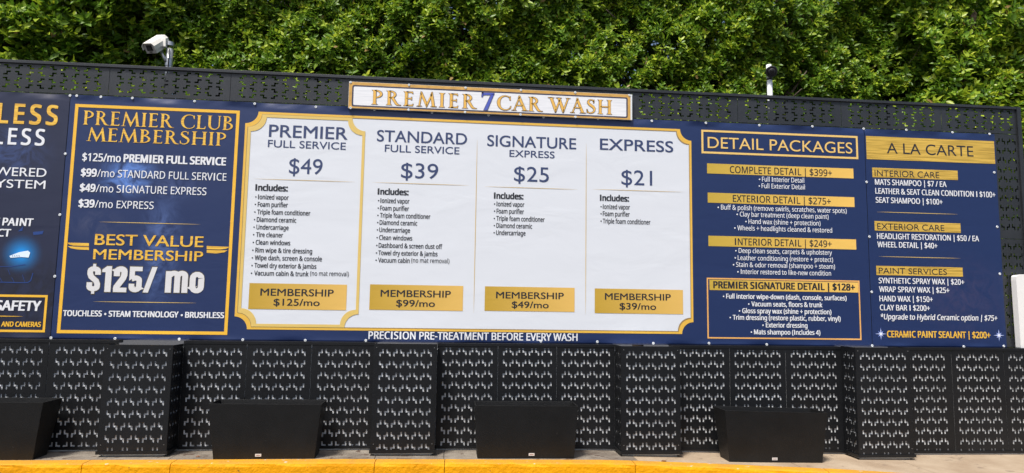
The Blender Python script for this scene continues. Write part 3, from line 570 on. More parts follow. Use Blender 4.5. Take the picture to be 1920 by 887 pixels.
def _serif():
    """inscription-style capitals built from their strokes (cap height 1): thick and thin stems, bracket serifs, modelled bowls"""
    T, N, F = 0.145, 0.062, 0.042
    D = math.radians

    def ser(x0, x1, top=False):
        z = 1.0 if top else 0.0
        s = -1 if top else 1
        return [(x0, z), (x1, z), (x1 - 0.015, z + s * F * 0.6), (x0 + 0.015, z + s * F * 0.6)] if s > 0 else [(x0 + 0.015, z - F * 0.6), (x1 - 0.015, z - F * 0.6), (x1, z), (x0, z)]

    def stem(x, w=T, z0=0.0, z1=1.0, a=True, b=True, o=0.085):
        """upright with flared feet"""
        L, R = [], []
        for t in (0, 0.03, 0.09, 0.2, 0.8, 0.91, 0.97, 1):
            z = z0 + (z1 - z0) * t
            fl = 0.0
            if t < 0.1 and a:
                fl = o * (1 - t / 0.1) ** 2.2
            if t > 0.9 and b:
                fl = o * (1 - (1 - t) / 0.1) ** 2.2
            L.append((x - fl, z))
            R.append((x + w + fl, z))
        return L + R[::-1]

    def bowl(x, zc, rx, rz, w, a0=-90, a1=90, thin=N):
        out, inn = [], []
        for i in range(15):
            a = D(a0 + (a1 - a0) * i / 14)
            out.append((x + rx * math.cos(a), zc + rz * math.sin(a)))
            inn.append((x + (rx - w) * math.cos(a), zc + (rz - thin) * math.sin(a)))
        return out + inn[::-1]

    def diag(x0, z0, x1, z1, w):
        return [(x0, z0), (x0 + w, z0), (x1 + w, z1), (x1, z1)]

    def arm(x0, x1, z, s, hook=0.13):
        """thin arm with a pointed end; s = +1 the end points up, -1 down"""
        z2 = z + N * s * -1 if False else z
        return [(x0, z), (x1, z), (x1 + 0.025, z + s * hook), (x1 - 0.012, z + s * hook), (x1 - 0.05, z + s * N), (x0, z + s * N)]

    g = {}
    g['I'] = (0.40, [stem(0.12)])
    g['E'] = (0.66, [stem(0.12), arm(0.2, 0.56, 0.0, 1), arm(0.2, 0.54, 1.0, -1), [(0.2, 0.49), (0.47, 0.49), (0.47, 0.42), (0.50, 0.42), (0.50, 0.62), (0.47, 0.62), (0.47, 0.55), (0.2, 0.55)]])
    g['L'] = (0.64, [stem(0.12), arm(0.2, 0.57, 0.0, 1, 0.2)])
    g['H'] = (0.96, [stem(0.12), stem(0.69), [(0.2, 0.48), (0.75, 0.48), (0.75, 0.545), (0.2, 0.545)]])
    g['P'] = (0.68, [stem(0.12), bowl(0.27, 0.735, 0.35, 0.265, 0.125), [(0.2, 0.938), (0.28, 0.938), (0.28, 1.0), (0.2, 1.0)]])
    g['R'] = (0.84, [stem(0.12), bowl(0.27, 0.745, 0.31, 0.255, 0.12), [(0.2, 0.938), (0.28, 0.938), (0.28, 1.0), (0.2, 1.0)], [(0.2, 0.49), (0.32, 0.49), (0.32, 0.55), (0.2, 0.55)],
                     [(0.30, 0.52), (0.45, 0.54), (0.66, 0.13), (0.76, 0.035), (0.86, 0.02), (0.86, 0.0), (0.65, 0.0), (0.56, 0.06)]])
    g['B'] = (0.74, [stem(0.12), bowl(0.27, 0.765, 0.28, 0.235, 0.11), bowl(0.27, 0.275, 0.38, 0.275, 0.13), [(0.2, 0.938), (0.28, 0.938), (0.28, 1.0), (0.2, 1.0)],
                     [(0.2, 0.488), (0.28, 0.488), (0.28, 0.55), (0.2, 0.55)], [(0.2, 0.0), (0.28, 0.0), (0.28, 0.062), (0.2, 0.062)]])
    c = []
    c2 = []
    for i in range(25):
        a = D(52 + 256 * i / 24)
        k = 0.5 - 0.5 * math.cos((a - D(52)) / D(256) * 2 * math.pi)
        c.append((0.52 + 0.46 * math.cos(a), 0.5 + 0.52 * math.sin(a)))
        c2.append((0.54 + (0.46 - 0.05 - 0.10 * k) * math.cos(a), 0.5 + (0.52 - 0.055 - 0.01 * k) * math.sin(a)))
    g['C'] = (0.90, [c + c2[::-1], [(0.80, 0.70), (0.835, 0.70), (0.835, 0.97), (0.80, 0.93), (0.74, 0.90)], [(0.77, 0.08), (0.84, 0.12), (0.87, 0.28), (0.835, 0.27)]])
    g['U'] = (0.88, [stem(0.10, T, 0.30, 1.0, False, True)] + [[(p, q) for p, q in stem(0.70, 0.07, 0.30, 1.0, False, True)]] +
              [[(0.10, 0.36)] + [(0.435 - 0.335 * math.cos(D(t)), 0.32 - 0.34 * math.sin(D(t))) for t in range(0, 181, 15)] + [(0.70, 0.34)] +
               [(0.475 + 0.225 * math.cos(D(t)), 0.32 - 0.275 * math.sin(D(t))) for t in range(0, 181, 15)] + [(0.245, 0.36)]])
    sp = [(0.50, 0.78), (0.47, 0.90), (0.40, 0.955), (0.31, 0.97), (0.20, 0.935), (0.145, 0.85), (0.15, 0.74), (0.23, 0.64), (0.34, 0.55), (0.46, 0.46), (0.53, 0.36), (0.53, 0.22), (0.46, 0.10), (0.35, 0.035), (0.22, 0.03), (0.12, 0.10), (0.08, 0.24)]
    sw = [0.02, 0.05, 0.05, 0.055, 0.07, 0.10, 0.13, 0.15, 0.155, 0.15, 0.13, 0.10, 0.075, 0.06, 0.055, 0.05, 0.02]
    L, R = [], []
    for i, p in enumerate(sp):
        q0, q1 = sp[max(i - 1, 0)], sp[min(i + 1, len(sp) - 1)]
        t = Vector((q1[0] - q0[0], q1[1] - q0[1])).normalized()
        L.append((p[0] - t.y * sw[i] / 2, p[1] + t.x * sw[i] / 2))
        R.append((p[0] + t.y * sw[i] / 2, p[1] - t.x * sw[i] / 2))
    g['S'] = (0.66, [L + R[::-1], [(0.475, 0.74), (0.505, 0.74), (0.52, 0.96), (0.475, 0.95), (0.45, 0.90)], [(0.07, 0.04), (0.12, 0.05), (0.13, 0.12), (0.09, 0.28), (0.06, 0.28)]])
    g['A'] = (0.92, [diag(0.10, 0, 0.42, 0.97, 0.06), [(0.40, 1.04), (0.46, 1.04), (0.86, 0.0), (0.70, 0.0), (0.365, 0.90)], [(0.22, 0.33), (0.66, 0.33), (0.64, 0.39), (0.24, 0.39)],
                     ser(0.0, 0.26), ser(0.60, 0.95)])
    g['M'] = (1.10, [[(0.10, 0.0), (0.165, 0.0), (0.265, 0.86), (0.235, 1.0), (0.20, 0.94)], [(0.215, 1.04), (0.27, 1.02), (0.585, 0.22), (0.54, -0.03), (0.20, 0.86)],
                     [(0.535, -0.03), (0.565, -0.03), (0.86, 0.82), (0.85, 1.0), (0.52, 0.12)], [(0.82, 1.02), (0.87, 1.04), (1.03, 0.0), (0.88, 0.0), (0.77, 0.84)], ser(0.0, 0.27), ser(0.80, 1.13)])
    g['W'] = (1.32, [[(0.08, 1.0), (0.24, 1.0), (0.50, 0.22), (0.46, -0.03), (0.42, -0.03)], [(0.43, -0.03), (0.47, -0.03), (0.72, 0.80), (0.68, 0.92), (0.44, 0.16)],
                     [(0.56, 1.0), (0.72, 1.0), (0.98, 0.22), (0.93, -0.03), (0.89, -0.03)], [(0.90, -0.03), (0.945, -0.03), (1.26, 1.0), (1.19, 1.0), (0.91, 0.14)],
                     ser(-0.02, 0.34, True), ser(0.48, 0.80, True), ser(1.10, 1.35, True)])
    g['7'] = (0.70, [[(0.03, 1.0), (0.66, 1.0), (0.66, 0.90), (0.08, 0.86)], [(0.03, 1.0), (0.10, 1.0), (0.10, 0.84), (0.06, 0.74), (0.02, 0.74)], [(0.50, 0.90), (0.66, 0.94), (0.33, 0.0), (0.20, -0.04), (0.14, 0.0)]])
    g[' '] = (0.34, [])
    return g


SERIF = _serif()


def thicken(vs, fs, w):
    """bolder lettering: shifted prints of the same line, each on its own depth step"""
    V, F = [], []
    for k, (dx, dy) in enumerate(((0, 0), (-w, -w * 0.45), (w, -w * 0.45), (-w, w * 0.45), (w, w * 0.45))):
        b = len(V)
        V += [(p[0] + dx, p[1] + dy, p[2] + k) for p in vs]
        F += [tuple(i + b for i in q) for q in fs]
    return V, F


def shape_text(s, font, weight=0.0, italic=0.0, track=0.0):
    """-> verts/faces of one line in em units, its width box (x0, x1) and cap height; overlapping strokes get their own depth step"""
    vs, fs, x = [], [], 0.0
    if font in 'hs':
        for c in s:
            adv, cs = (HEAVY if font == 'h' else SERIF)[c]
            for k, ct in enumerate(cs):
                o_ = [(px + x, py) for px, py in ct]
                v, f = fill([grow(o_, -weight if area(o_) > 0 else weight) if weight else o_])
                b = len(vs)
                vs += [(p[0], p[1], k) for p in v]
                fs += [tuple(i + b for i in q) for q in f]
            x += adv + track
        cap = 1.0
    else:
        F = FONT[font]
        cts = []
        for c in s:
            adv, cs = F[c]
            for ct in cs:
                cts.append([(px + x + py * italic, py) for px, py in ct])
            x += adv + track
        if weight < 0:
            cts = [clean(c) for c in cts]
            sg_ = -1 if area(max(FONT[font]['H'][1], key=lambda c: abs(area(c)))) > 0 else 1
            cts = [grow(c, sg_ * weight) for c in cts]
        v, f = fill(cts)
        vs = [(p[0], p[1], 0) for p in v]
        fs = f
        if weight > 0:
            vs, fs = thicken(vs, fs, weight)
        cap = CAP[font]
    xs = [p[0] for p in vs]
    return vs, fs, min(xs), max(xs), cap


# ------------------------------------------------------------------ the setting: ground, pavement, kerb, wall behind the panels
def zg(x):
    return float(np.interp(x, [-9, -3, -1, 1.5, 3, 5, 9], [0.15, 0.148, 0.146, 0.13, 0.09, 0.06, 0.045]))


asphalt = mat('asphalt', (0.045, 0.045, 0.047), 0.85, var=0.25, vscale=30, bump=0.5, bscale=120)
concrete = mat('stained_shaded_concrete', (0.11, 0.088, 0.07), 0.8, col2=(0.26, 0.23, 0.19), vscale=3.4, bump=0.35, bscale=60, speck=(9.0, 0.60, (0.09, 0.06, 0.045)))  # left slabs: stains, plus shade painted into the darker colour
concrete_clean_lit = mat('concrete', (0.29, 0.215, 0.145), 0.8, col2=(0.40, 0.32, 0.23), vscale=2.2, bump=0.35, bscale=60, speck=(9.0, 0.66, (0.20, 0.15, 0.11)))  # right slabs: cleaner, with the brightness of open ground put into the colour
footing_m = mat('footing_concrete', (0.42, 0.41, 0.39), 0.8, var=0.2, vscale=8)
yellow = mat('kerb_paint', (0.66, 0.275, 0.0), 0.65, spec=0.2, col2=(0.78, 0.345, 0.0), vscale=3, bump=1.0, bscale=26, speck=(22.0, 0.70, (0.22, 0.12, 0.02)))
yellow_worn = mat('worn_kerb_paint', (0.46, 0.235, 0.035), 0.7, spec=0.2, col2=(0.62, 0.30, 0.015), vscale=7, bump=0.5, bscale=60, speck=(16.0, 0.66, (0.50, 0.40, 0.28)))
backing_m = mat('backing_wall_render', (0.60, 0.62, 0.64), 0.8, var=0.25, vscale=2.5)
powder = mat('black_powder_coat', (0.0075, 0.0083, 0.0100), 0.42, spec=0.32, var=0.25, vscale=2.0, speck=(70.0, 0.765, (0.06, 0.058, 0.05)), bump=0.15, bscale=300)
powder_top = mat('sky_sheen_powder_coat', (0.026, 0.029, 0.034), 0.36, var=0.2, vscale=1.6, bump=0.15, bscale=300)  # upper sheets: sky reflection put into a lighter base colour
planter_m = mat('planter_plastic', (0.0080, 0.0083, 0.0088), 0.5, spec=0.32, var=0.2, vscale=5, bump=0.3, bscale=160, speck=(30, 0.74, (0.03, 0.028, 0.026)))
white_cap = mat('white_plastic', (0.72, 0.76, 0.78), 0.35)
steel = mat('galvanised_steel', (0.48, 0.50, 0.53), 0.38, metal=0.7, var=0.2, vscale=20)

g = MB().add([(-400, -400, -0.02), (400, -400, -0.02), (400, 400, -0.02), (-400, 400, -0.02)], [(0, 1, 2, 3)])
g.build('road', asphalt, kind='structure')

KX = [-7.0, -5.5, -4.0, -3.0, -2.0, -1.0, 0.0, 0.9, 1.8, 2.5, 3.1, 3.8, 4.5, 5.2, 6.0, 7.0, 8.5]
KY = [-0.33, -0.335, -0.34, -0.35, -0.362, -0.372, -0.385, -0.405, -0.42, -0.47, -0.535, -0.65, -0.83, -1.08, -1.48, -2.15, -3.4]


def ky(x):
    return float(np.interp(x, KX, KY))


KXF = list(np.linspace(-7, 8.5, 94))
pav = empty('pavement', (0, 0, 0), kind='structure')
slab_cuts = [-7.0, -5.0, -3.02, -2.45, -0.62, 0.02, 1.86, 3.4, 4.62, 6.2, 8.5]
for a, b in zip(slab_cuts[:-1], slab_cuts[1:]):
    xs = [a + 0.003] + [x for x in KXF if a + 0.02 < x < b - 0.02] + [b - 0.003]
    m = MB()
    n = len(xs)
    vs = [(x, ky(x) + 0.002, zg(x)) for x in xs] + [(x, 0.02, zg(x)) for x in xs] + [(x, ky(x) + 0.002, zg(x) - 0.14) for x in xs] + [(x, 0.02, zg(x) - 0.14) for x in xs]
    fs = []
    for i in range(n - 1):
        fs += [(i, i + 1, n + i + 1, n + i), (2 * n + i, 3 * n + i, 3 * n + i + 1, 2 * n + i + 1), (i, 2 * n + i, 2 * n + i + 1, i + 1), (n + i, n + i + 1, 3 * n + i + 1, 3 * n + i)]
    fs += [(0, n, 3 * n, 2 * n), (n - 1, 3 * n - 1, 4 * n - 1, 2 * n - 1)]
    m.add(vs, fs).build('paving_slab', concrete if b < 3 else concrete_clean_lit, pav)

kerb = empty('kerb', (0, 0, 0), kind='structure')
kerb_cuts = [-7.0, -5.1, -3.11, -2.37, -0.60, 0.03, 1.80, 3.6, 5.6, 8.5]
KW, ZR = 0.155, 0.022
for a, b in zip(kerb_cuts[:-1], kerb_cuts[1:]):
    xs = [a + 0.003] + [x for x in KXF if a + 0.02 < x < b - 0.02] + [b - 0.003]
    prof = []
    for x in xs:
        sl = (ky(x + 0.05) - ky(x - 0.05)) / 0.1
        nrm = Vector((sl, -1)).normalized()
        w0 = 0.004 * math.sin(x * 9) + 0.003 * math.sin(x * 23 + 1)
        ring = []
        for d, z in ((0, zg(x) - 0.16), (0, zg(x)), (KW - 0.03, zg(x)), (KW - 0.008, zg(x) - 0.008), (KW + w0, zg(x) - ZR - 0.008), (KW + 0.012 + w0, -0.015)):
            ring.append((x + nrm.x * d, ky(x) + nrm.y * d, z))
        prof.append(ring)
    top, face = MB(), MB()
    k = 6
    for i in range(len(xs) - 1):
        A, B = prof[i], prof[i + 1]
        top.add([A[0], A[1], A[2], A[3], B[0], B[1], B[2], B[3]], [(0, 4, 5, 1), (1, 5, 6, 2), (2, 6, 7, 3)])
        face.add([A[3], A[4], A[5], B[3], B[4], B[5]], [(0, 3, 4, 1), (1, 4, 5, 2)])
    for E_ in (prof[0], prof[-1]):
        face.add(E_, [tuple(range(6))])
    seg = face.build('kerb_stone', yellow, kerb, smooth=False)
    top.build('worn_top', yellow_worn, seg)

wall = empty('wall', (0, 0.03, 0), 'pale grey rendered wall seen through the cut-outs of the black lower panels', 'wall', kind='structure')
MB().box((-7.0, 0.0085, -0.1), (6.70, 0.24, 1.120)).build('render', backing_m, wall)
MB().box((-7.0, -0.004, -0.1), (6.70, 0.008, 0.04)).build('footing', footing_m, wall)

# ------------------------------------------------------------------ perforated panels
HW, HH, SW, BH = 0.0425, 0.070, 0.0155, 0.0145


def step_hole(cx, cz, flip, turned=False):
    """the stepped slot: short upright, short bar, short upright"""
    w, h = HW / 2, HH / 2
    s, b = SW, BH / 2
    p = [(-w, -h), (-w + s, -h), (-w + s, -b), (w, -b), (w, h), (w - s, h), (w - s, b), (-w, b)]
    if flip:
        p = [(-x, z) for x, z in p][::-1]
    if turned:
        p = [(z, -x) for x, z in p]
    return [(cx + x, cz + z) for x, z in p]


def up_hole(cx, cz, flip):
    return [(cx + (x - cx) * 1.02, cz + (z - cz) * 1.02) for x, z in step_hole(cx, cz, flip, True)]


def clip_low(poly, zb):
    out = []
    for i, p in enumerate(poly):
        q = poly[(i + 1) % len(poly)]
        if p[1] >= zb:
            out.append(p)
        if (p[1] >= zb) != (q[1] >= zb):
            t = (zb - p[1]) / (q[1] - p[1])
            out.append((p[0] + t * (q[0] - p[0]), zb))
    return out


def panel_shape(x0, x1, z0, z1, holes, thick=0.003, z0r=None):
    z0r = z0 if z0r is None else z0r
    return fill([[(x0, z0), (x1, z0r), (x1, z1), (x0, z1)]] + holes, extrude=thick / 2)


def upright(vs, fs, origin, ax, flipn=False):
    """(u, v, w) -> origin + u*ax + v*Z + w*(ax x Z)"""
    ax = Vector(ax)
    nz = ax.cross(Vector((0, 0, 1)))
    o = Vector(origin)
    return [tuple(o + ax * p[0] + Vector((0, 0, p[1])) + nz * p[2]) for p in vs], fs


def lower_holes(x0, x1, zt, zb, first=0, n=8, pitch=0.0655, inset=None):
    xs0 = (x0 + x1) / 2 - (n - 1) * pitch / 2
    out = []
    k = 0
    while True:
        zc = zt - 0.111 * k
        if zc + HH / 2 < zb + 0.012:
            break
        for i in range(n):
            h = step_hole(xs0 + i * pitch, zc, (i + k + first) % 2 == 1)
            if zc - HH / 2 < zb:
                h = clip_low(h, zb)
            zs = [p[1] for p in h]
            if len(h) >= 4 and max(zs) - min(zs) > 0.006:
                out.append(h)
        k += 1
    return out


COLS = [(-3.11, -2.51), (-0.67, -0.07), (1.745, 2.345), (4.20, 4.80)]
COLS_ALL = [(-5.53, -4.93)] + COLS
lf = empty('panel_fence', (0, 0, 0), 'long low fence of black perforated metal panels running below the price boards', 'fence')
bays = [(-6.7, -5.53), (-4.93, -3.11), (-2.51, -0.67), (-0.07, 1.745), (2.345, 4.20), (4.80, 6.63)]
joints = {1: [-4.93, -4.34, -3.733, -3.11], 2: [-2.51, -1.915, -1.299, -0.67], 3: [-0.07, 0.54, 1.14, 1.745], 4: [2.345, 2.968, 3.579, 4.20],
          5: [4.80, 5.458, 6.07, 6.68], 0: [-6.75, -6.14, -5.53]}
ZTOP = 1.185
BAY_Z = {0: 1.09, 1: 1.088, 2: 1.084, 3: 1.105, 4: 1.106, 5: 1.086}
PIL_Z = [1.087, 1.087, 1.106, 1.105, 1.108]
for bi, js in joints.items():
    for a, b in zip(js[:-1], js[1:]):
        n = 8
        z0a, z0b = zg(a) + 0.03, zg(b) + 0.03
        zb = max(z0a, z0b) + 0.012
        hs = lower_holes(a, b, BAY_Z[bi], zb, first=0, n=n)
        v, f = panel_shape(a + 0.002, b - 0.002, z0a - 0.008, 1.16, hs, z0r=z0b - 0.008)
        v, f = upright(v, f, (0, 0, 0), (1, 0, 0))
        MB().add(v, f).build('perforated_panel', powder, lf)
    a, b = js[0], js[-1]
    c = MB().box((a + 0.002, -0.006, 1.158), (b - 0.002, 0.10, ZTOP)).build('top_rail', powder, lf)
    m = MB()
    xs = np.linspace(a + 0.004, b - 0.004, 7)
    for x0, x1 in zip(xs[:-1], xs[1:]):
        p0, p1 = zg(x0) + 0.016, zg(x1) + 0.016
        m.hexa([(x0, -0.012, p0), (x1, -0.012, p1), (x1, 0.0, p1), (x0, 0.0, p0), (x0, -0.012, p0 + 0.022), (x1, -0.012, p1 + 0.022), (x1, 0.0, p1 + 0.022), (x0, 0.0, p0 + 0.022)])
    m.build('kick_rail', powder, lf)
# each pilaster: a box of perforated sheets on a base angle round a pale core
PLAB = {0: 'perforated black boxed pillar beyond the leftmost planter, under the left board', 1: 'perforated black boxed pillar between the two planters on the left, below the membership offer',
        2: 'perforated black boxed pillar between the second and third planter, under the white price panel', 3: 'perforated black boxed pillar between the third and fourth planter, below the express column',
        4: 'perforated black boxed pillar right of the rightmost planter, below the gold headed board'}
CT, CD = 1.19, 0.25
screw_m = mat('dark_screw', (0.25, 0.25, 0.25), 0.4, metal=0.6)
for ci, (a, b) in enumerate(COLS_ALL):
    xm = (a + b) / 2
    z0 = zg(xm) + 0.02
    ct = [1.17, 1.158, 1.19, 1.186, 1.195][ci]
    t = empty('boxed_pillar', (xm, -CD / 2, z0), PLAB[ci], 'pillar', 'perforated boxed pillars along the low fence')
    first = 0
    hs = lower_holes(a, b, PIL_Z[ci], z0 + 0.038, first=first)
    v, f = panel_shape(a, b, z0 + 0.01, ct, hs)
    MB().add(*upright(v, f, (0, -CD, 0), (1, 0, 0))).build('front_panel', powder, t)
    for sx, nm in ((a, 1), (b, -1)):
        hs = lower_holes(0.0, CD, PIL_Z[ci], z0 + 0.038, first=1, n=3, pitch=0.0655)
        v, f = panel_shape(0.004, CD + 0.006, z0 + 0.01, ct, hs)
        xx = sx + 0.003 if nm > 0 else sx - 0.003
        MB().add(*upright(v, f, (xx, -CD, 0), (0, 1, 0))).build('side_panel', powder, t)
    MB().box((a + 0.012, -CD + 0.009, z0 - 0.004), (b - 0.012, -0.012, ct - 0.022)).build('core', backing_m, t)
    MB().box((a + 0.006, -CD + 0.004, ct - 0.014), (b - 0.006, -0.055, ct - 0.010)).build('cap', powder, t)  # added dark cover, keeps most of the core top from showing bright
    m = MB()
    m.box((a - 0.012, -CD - 0.012, z0 + 0.006), (b + 0.012, -CD - 0.002, z0 + 0.034))
    m.box((a - 0.012, -CD - 0.002, z0 + 0.006), (a - 0.002, -0.016, z0 + 0.034))
    m.box((b + 0.002, -CD - 0.002, z0 + 0.006), (b + 0.012, -0.016, z0 + 0.034))
    m.build('base_angle', powder, t)
    for sx in (a + 0.025, b - 0.025):
        for sz in (z0 + 0.09, ct - 0.035):
            MB().tube([(sx, -CD - 0.006, sz), (sx, -CD - 0.001, sz)], 0.004, 8).build('screw', screw_m, t)
    MB().box((a + 0.03, -CD + 0.03, zg(xm) - 0.02), (b - 0.03, -0.02, z0 - 0.005)).build('plinth', footing_m, t)

# ------------------------------------------------------------------ upper screen
YU = 0.12
us = empty('perforated_screen', (0, YU, 1.18), 'tall dark perforated metal screen carrying the boards, its top band showing against the hedge', 'fence')
TZ0, TZ1 = 3.618, 3.906


def band_panel(a, b, turned_rows=4):
    n = 10
    hs = []
    for r in range(turned_rows):
        for i in range(n):
            zc = 3.872 - r * 0.0655
            xc = (a + b) / 2 + (i - (n - 1) / 2) * 0.1075
            hs.append(step_hole(xc, zc, (i + r) % 2 == 0, True))
    v, f = panel_shape(a + 0.002, b - 0.002, TZ0, TZ1, hs)
    MB().add(*upright(v, f, (0, YU, 0), (1, 0, 0))).build('perforated_panel', powder_top, us)


for a, b in [(-5.81, -4.62), (-4.62, -3.436), (-3.436, -2.253), (-2.253, -1.048), (1.966, 3.161), (3.161, 4.369), (4.369, 5.576)]:
    band_panel(a, b)
hs = []
for r in range(4):
    for i in range(8):
        hs.append(step_hole(5.576 + 0.095 + i * 0.1075, 3.872 - r * 0.0655, (i + r) % 2 == 0, True))
v, f = panel_shape(5.578, 6.50, TZ0, TZ1, hs)
MB().add(*upright(v, f, (0, YU, 0), (1, 0, 0))).build('perforated_panel', powder_top, us)
MB().box((-1.046, YU - 0.002, TZ0), (1.964, YU + 0.004, TZ1)).build('blank_panel', powder_top, us)
# the dark sheets that the boards hang on
for a, b in [(-6.4, -4.6), (-4.6, -3.4), (-3.4, -2.2), (-2.2, -1.0), (-1.0, 0.2), (0.2, 1.4), (1.4, 2.6), (2.6, 3.8), (3.8, 5.0), (5.0, 6.205)]:
    MB().box((a + 0.002, YU + 0.002, 1.19), (b - 0.002, YU + 0.006, TZ0 - 0.004)).build('backing_panel', powder_top, us)
hs = []
for (zt, zb_) in ((3.50, 2.52), (2.40, 1.25)):
    pass
for pz0, pz1 in ((2.405, TZ0 - 0.006), (1.19, 2.40)):
    hs = []
    k = 0
    zc = pz1 - 0.085
    while zc - HH / 2 > pz0 + 0.03:
        for i in range(4):
            hs.append(step_hole(6.262 + i * 0.0655, zc, (i + k) % 2 == 1))
        zc -= 0.11
        k += 1
    v, f = panel_shape(6.21, 6.50, pz0, pz1, hs)
    MB().add(*upright(v, f, (0, YU, 0), (1, 0, 0))).build('perforated_panel', powder_top, us)
MB().box((-6.5, YU - 0.02, TZ1), (6.50, YU + 0.045, TZ1 + 0.03)).build('top_rail', powder_top, us, bevel=0.003)
MB().box((6.502, YU - 0.022, 1.19), (6.55, YU + 0.045, TZ1 + 0.03)).build('end_post', powder_top, us, bevel=0.003)
MB().box((6.207, YU - 0.012, 1.19), (6.2095, YU + 0.004, TZ0)).build('trim_strip', powder_top, us)
for x in (-5.8, -4.61, -3.42, -2.24, -1.05, 0.15, 1.35, 2.56, 3.76, 4.96):
    MB().box((x - 0.02, YU + 0.008, 1.17), (x + 0.02, YU + 0.048, TZ1 - 0.003)).build('back_post', powder_top, us)

# ------------------------------------------------------------------ planters
PL = [(-4.62, -3.535, -4.56, -3.61, -0.335, 0.660, 0.148, 'leftmost black tapered planter, empty, cut by the left picture edge'),
      (-2.112, -1.112, -2.06, -1.165, -0.36, 0.648, 0.147, 'black tapered planter under the gold framed club offer, dirt along its lower edge'),
      (0.302, 1.285, 0.333, 1.252, -0.37, 0.634, 0.140, 'black tapered planter under the signature and express price columns, its face clean'),
      (2.72, 3.765, 2.775, 3.722, -0.40, 0.592, 0.097, 'rightmost black tapered planter, dusty on its left side')]
label_m = mat('maker_label', (0.62, 0.60, 0.58), 0.4)
label_d = mat('maker_label_ink', (0.25, 0.10, 0.09), 0.5)
for i, (tx0, tx1, bx0, bx1, yf, zt, zb, lab) in enumerate(PL):
    e = empty('planter', ((bx0 + bx1) / 2, yf + 0.12, zb), lab, 'planter', 'black planters along the kerb')
    dz = -0.024 * (tx1 - tx0) if i == 3 else -0.006
    yft, ybt, ybb = yf - 0.045, yf + 0.255, yf + 0.215

    def zt_(x):
        return zt + dz * (x - tx0) / (tx1 - tx0)

    def zb_(x):
        return zb + dz * (x - tx0) / (tx1 - tx0)
    m = MB()
    O = [(bx0, yf, zb_(bx0)), (bx1, yf, zb_(bx1)), (bx1, ybb, zb_(bx1)), (bx0, ybb, zb_(bx0)),
         (tx0, yft, zt_(tx0)), (tx1, yft, zt_(tx1)), (tx1, ybt, zt_(tx1)), (tx0, ybt, zt_(tx0))]
    w_ = 0.012
    I = [(tx0 + w_, yft + w_, zt_(tx0)), (tx1 - w_, yft + w_, zt_(tx1)), (tx1 - w_, ybt - w_, zt_(tx1)), (tx0 + w_, ybt - w_, zt_(tx0)),
         (bx0 + w_, yf + w_, zb + 0.06), (bx1 - w_, yf + w_, zb + 0.06), (bx1 - w_, ybb - w_, zb + 0.06), (bx0 + w_, ybb - w_, zb + 0.06)]
    m.add(O + I, [(0, 3, 2, 1), (0, 1, 5, 4), (1, 2, 6, 5), (2, 3, 7, 6), (3, 0, 4, 7),
                  (4, 5, 9, 8), (5, 6, 10, 9), (6, 7, 11, 10), (7, 4, 8, 11),
                  (8, 9, 13, 12), (9, 10, 14, 13), (10, 11, 15, 14), (11, 8, 12, 15), (12, 13, 14, 15)])
    bo = m.build('tub', planter_m, e, bevel=0.0025)
    if i:
        lx = [0, -1.664, 0.845, 3.235][i]
        if i == 3:
            lx = 3.232
        z0 = zb_(lx) + 0.026
        yy = yf - 0.045 * (0.035 / 0.5) - 0.0025
        pl = MB().box((lx - 0.027, yy, z0), (lx + 0.027, yy + 0.003, z0 + 0.024)).build('maker_label', label_m, e)
        MB().box((lx - 0.018, yy - 0.001, z0 + 0.009), (lx + 0.018, yy + 0.001, z0 + 0.014)).build('printed_line', label_d, pl)

# ------------------------------------------------------------------ boards: printed vinyl banners
YB = 0.100


def wall_x(px, py, Y=YB):
    return at(px, py, Y).x


def wall_z(px, py, Y=YB):
    return at(px, py, Y).z


ZB0, ZB1 = 1.182, 3.601           # lower and upper edge of the banners
XL, XR = wall_x(113, 410), wall_x(1628, 445)
XE = wall_x(1876, 450)


def disp(x, z):
    """soft puckers between the fixings, only in the plain border of the sheets"""
    t = max(0.0, 1 - (ZB1 - z) / 0.055) ** 1.1
    b = max(0.0, 1 - (z - ZB0) / 0.05) ** 1.2
    d = t * 0.008 * (math.sin(x * 5.1 + 0.4) + 0.6 * math.sin(x * 11.7 + z * 9) + 0.3 * math.sin(x * 27 - z * 30))
    d += b * 0.006 * (math.sin(x * 6.3 + 2) + 0.5 * math.sin(x * 14.1 + 1))
    for xs in (XL, XR, XE):
        s = max(0.0, 1 - abs(x - xs) / 0.03) ** 1.2
        d += s * 0.0014 * (math.sin(z * 6.2 + xs) + 0.4 * math.sin(z * 15))
    return d


def lay(vs, layer):
    return [(p[0], YB - 0.0011 * layer - disp(p[0], p[1]) - 0.00012 * (p[2] if len(p) > 2 else 0), p[1]) for p in vs]


